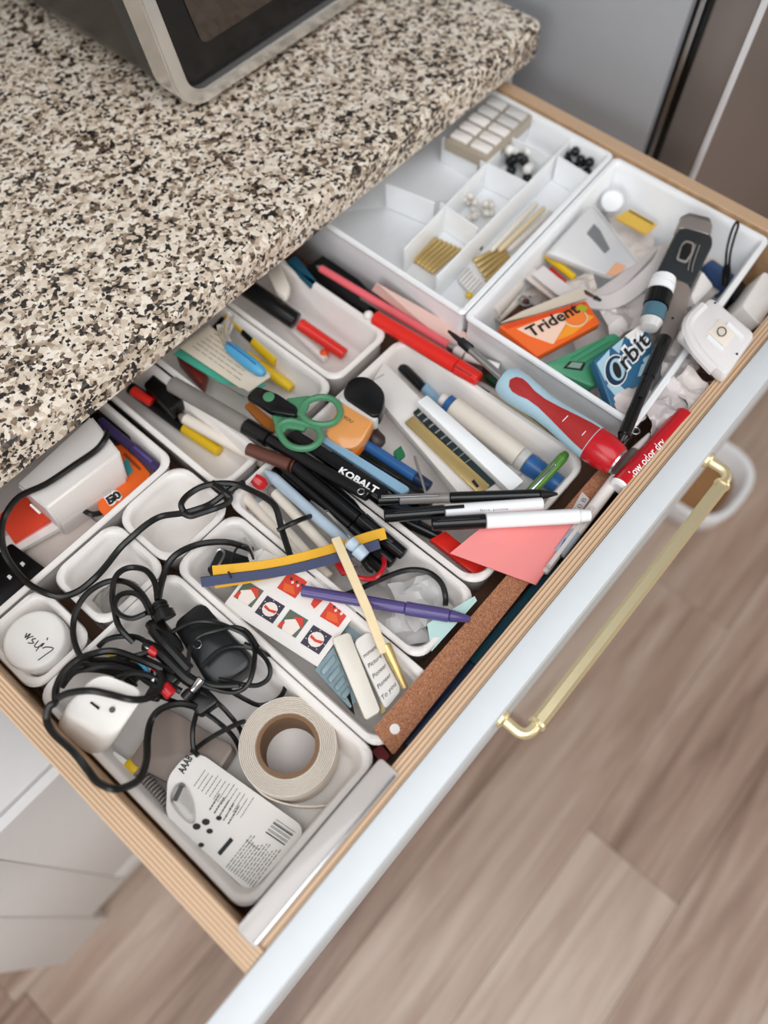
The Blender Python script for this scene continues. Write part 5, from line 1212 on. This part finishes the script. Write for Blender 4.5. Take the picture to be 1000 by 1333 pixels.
part('slot_bar', B().slab([nqp(.52, .20, .0015), nqp(.86, .22, .0015), nqp(.86, .30, .0015), nqp(.52, .28, .0015)], .002), WHITE2, nl)
for u, v in ((.14, .08), (.93, .56)): part('screw', B().ball(nqp(u, v, .0002), .0013, 1), INK, nl)
part('rim_bulge', B().tube([nqp(.02, .25, -.004), nqp(.04, .75, -.004), nqp(.35, .98, -.004), nqp(.8, 1.0, -.006)], .006, 9, 5), mat('night_white', '#e3dedd', .3), nl)
rs_ = thing('red_tag', 'thin dark red strap under the night light at the drawer front', 'strap', P(905, 500, .78))
part('strap', B().ribbon([P(886, 482, .806), P(902, 488, .808), P(918, 500, .812), P(934, 512, .812)], .006, .0012), mat('dark_red3', '#a51d28', .5), rs_)
part('buckle', B().tube([P(898, 484, .811), P(918, 486, .811), P(930, 496, .811), P(912, 498, .811)], .0011, 5, 4, closed=True), STEEL, rs_)
solo('white_carton', B().slab(Q([.828, .828, .820, .820], (966, 398), (996, 352), (1022, 372), (990, 424)), .045, .004, .002), WHITE, 'small white carton in the corner of the drawer beyond the bin', 'carton')
solo('black_clip', B().slab(Q(.80, (950, 382), (966, 364), (974, 374), (958, 392)), .02, .002, .001), BLACK, 'black clip between the bin and white carton', 'clip')

# ---- compartment box contents -------------------------------------------------
def tube_set(n, a0, b0, a1, b1, z, r, m, name, lab, cat, group):
    for i in range(n):
        t = i / (n - 1)
        a, b_ = P(*[a0[k] + (a1[k] - a0[k]) * t for k in (0, 1)], z), P(*[b0[k] + (b1[k] - b0[k]) * t for k in (0, 1)], z)
        solo(name, B().lathe(a, b_, [(0, r * .8), (.02, r), (.98, r), (1, r * .8)], 10), m, lab.replace('#', ['first', 'second', 'third', 'fourth', 'fifth', 'sixth', 'seventh', 'eighth'][i]), cat, None, group)
tube_set(8, (530, 334), (558, 305), (562, 355), (599, 324), .8032, .0027, GOLD, 'gold_tube', 'short gold tube, # from the left in the row of eight', 'tube', 'short gold tubes in the compartment')
tube_set(5, (617, 340), (654, 321), (634, 366), (664, 336), .8032, .0027, GOLD, 'brass_tube', 'gold tube in the front channel, # from the left of five', 'tube', 'gold tubes in the front channel')
for i, (a, b_, m, lab) in enumerate((((640, 326), (699, 264), CREAM, 'long cream stick in the front channel, left of three'), ((650, 326), (709, 270), LWOOD, 'long wooden stick in the front channel, middle of three'), ((662, 326), (718, 276), WARMW, 'long beige stick in the front channel, right of three'))):
    solo('bead_stick', B().lathe(P(*a, .808), P(*b_, .808), [(0, .0022), (.02, .0030), (.98, .0030), (1, .002)], 9), m, lab, 'stick')
wl = thing('needle_card', 'small white speckled packet with a yellow dot in the front channel corner', 'packet', low(P(612, 366, .80)))
wlq = Q(.8075, (596, 362), (611, 346), (632, 368), (616, 384))
part('packet', B().slab(wlq, .005, .002, .001), CARD, wl)
bb = B(); strokes(bb, wlq[0], wlq[1], wlq[3], 6, 1., .0008, up=V((0, 0, 1))); part('speckle_print', bb, GREYINK, wl)
part('yellow_dot', B().ball(P(611, 384, .8055), .0042, 2, (1, 1, .6)), YELLOW, wl)
solo('black_grommet', B().ball(P(624, 322, .806), .0042, 2), BLACK, 'single black bead beside the gold tubes in the front channel', 'bead')
rnd = random.Random(4)
BBG, BWG, PG = 'black beads in the corner compartment', 'black and white beads in one compartment', 'pearl beads in the middle compartment'
def beads(n, quad, z, r, ms, lab, group):
    q = [P(x, y, z) for x, y in quad]
    done = []
    tries = 0
    while len(done) < n and tries < 3000:
        tries += 1
        u, v = rnd.random(), rnd.random(); p = q[0].lerp(q[1], u).lerp(q[3].lerp(q[2], u), v)
        p.z = .8005 + r
        while any((p - d).length < 1.9 * r for d in done) and p.z < .8005 + r * 4: p.z += r * .5
        if any((p - d).length < 1.85 * r for d in done): continue
        done.append(p); k = len(done) % len(ms)
        b = B().ball(p, r, 2)
        solo('bead', b, ms[k][0], ms[k][1], 'bead', None, ms[k][2])
BB, WBm = mat('bead_black', '#141416', .25), mat('bead_white', '#ece9e4', .25)
beads(22, ((734, 208), (752, 188), (778, 208), (764, 226)), .81, .0058, [(BB, 'glossy black bead in the right corner compartment', BBG)], '', '')
beads(14, ((656, 212), (672, 198), (702, 214), (686, 232)), .81, .0060, [(BB, 'black bead among white beads in the compartment box', 'black beads among the white ones'), (WBm, 'white bead among black beads in the compartment box', 'white beads among the black ones')], '', '')
beads(18, ((594, 268), (620, 244), (652, 262), (628, 290)), .81, .0042, [(mat('bead_pearl', '#e2dbd1', .3), 'cream pearl bead in the middle compartment', PG)], '', '')
# pill box
pz = .838
pq = [P(574, 178, pz), P(622, 128, pz), P(690, 168, pz), P(632, 205, pz)]
pq = [P(578, 180, pz), P(640, 122, pz), P(694, 150, pz), P(634, 207, pz)]
pbx = thing('pill_box', 'clear plastic case with two rows of white tablets, on the compartment box', 'case', low(*pq, dz=.014))
part('case', B().slab([p - V((0, 0, .001)) for p in pq], .014, .002, .001), mat('case_beige', '#b8ab98', .3, trans=.2), pbx)
def pqp(u, v, l=.0): return pq[0].lerp(pq[1], u).lerp(pq[3].lerp(pq[2], u), v) + V((0, 0, l))
for iv, v in enumerate((.06, .53)):
    for k in range(5):
        u = .06 + .185 * k
        q = [pqp(u, v), pqp(u + .14, v), pqp(u + .14, v + .40), pqp(u, v + .40)]
        part('lid_cell', B().slab([p + V((0, 0, .0026)) for p in q], .0034, .002, .001), HAZY if k > 2 else WHITE, pbx)
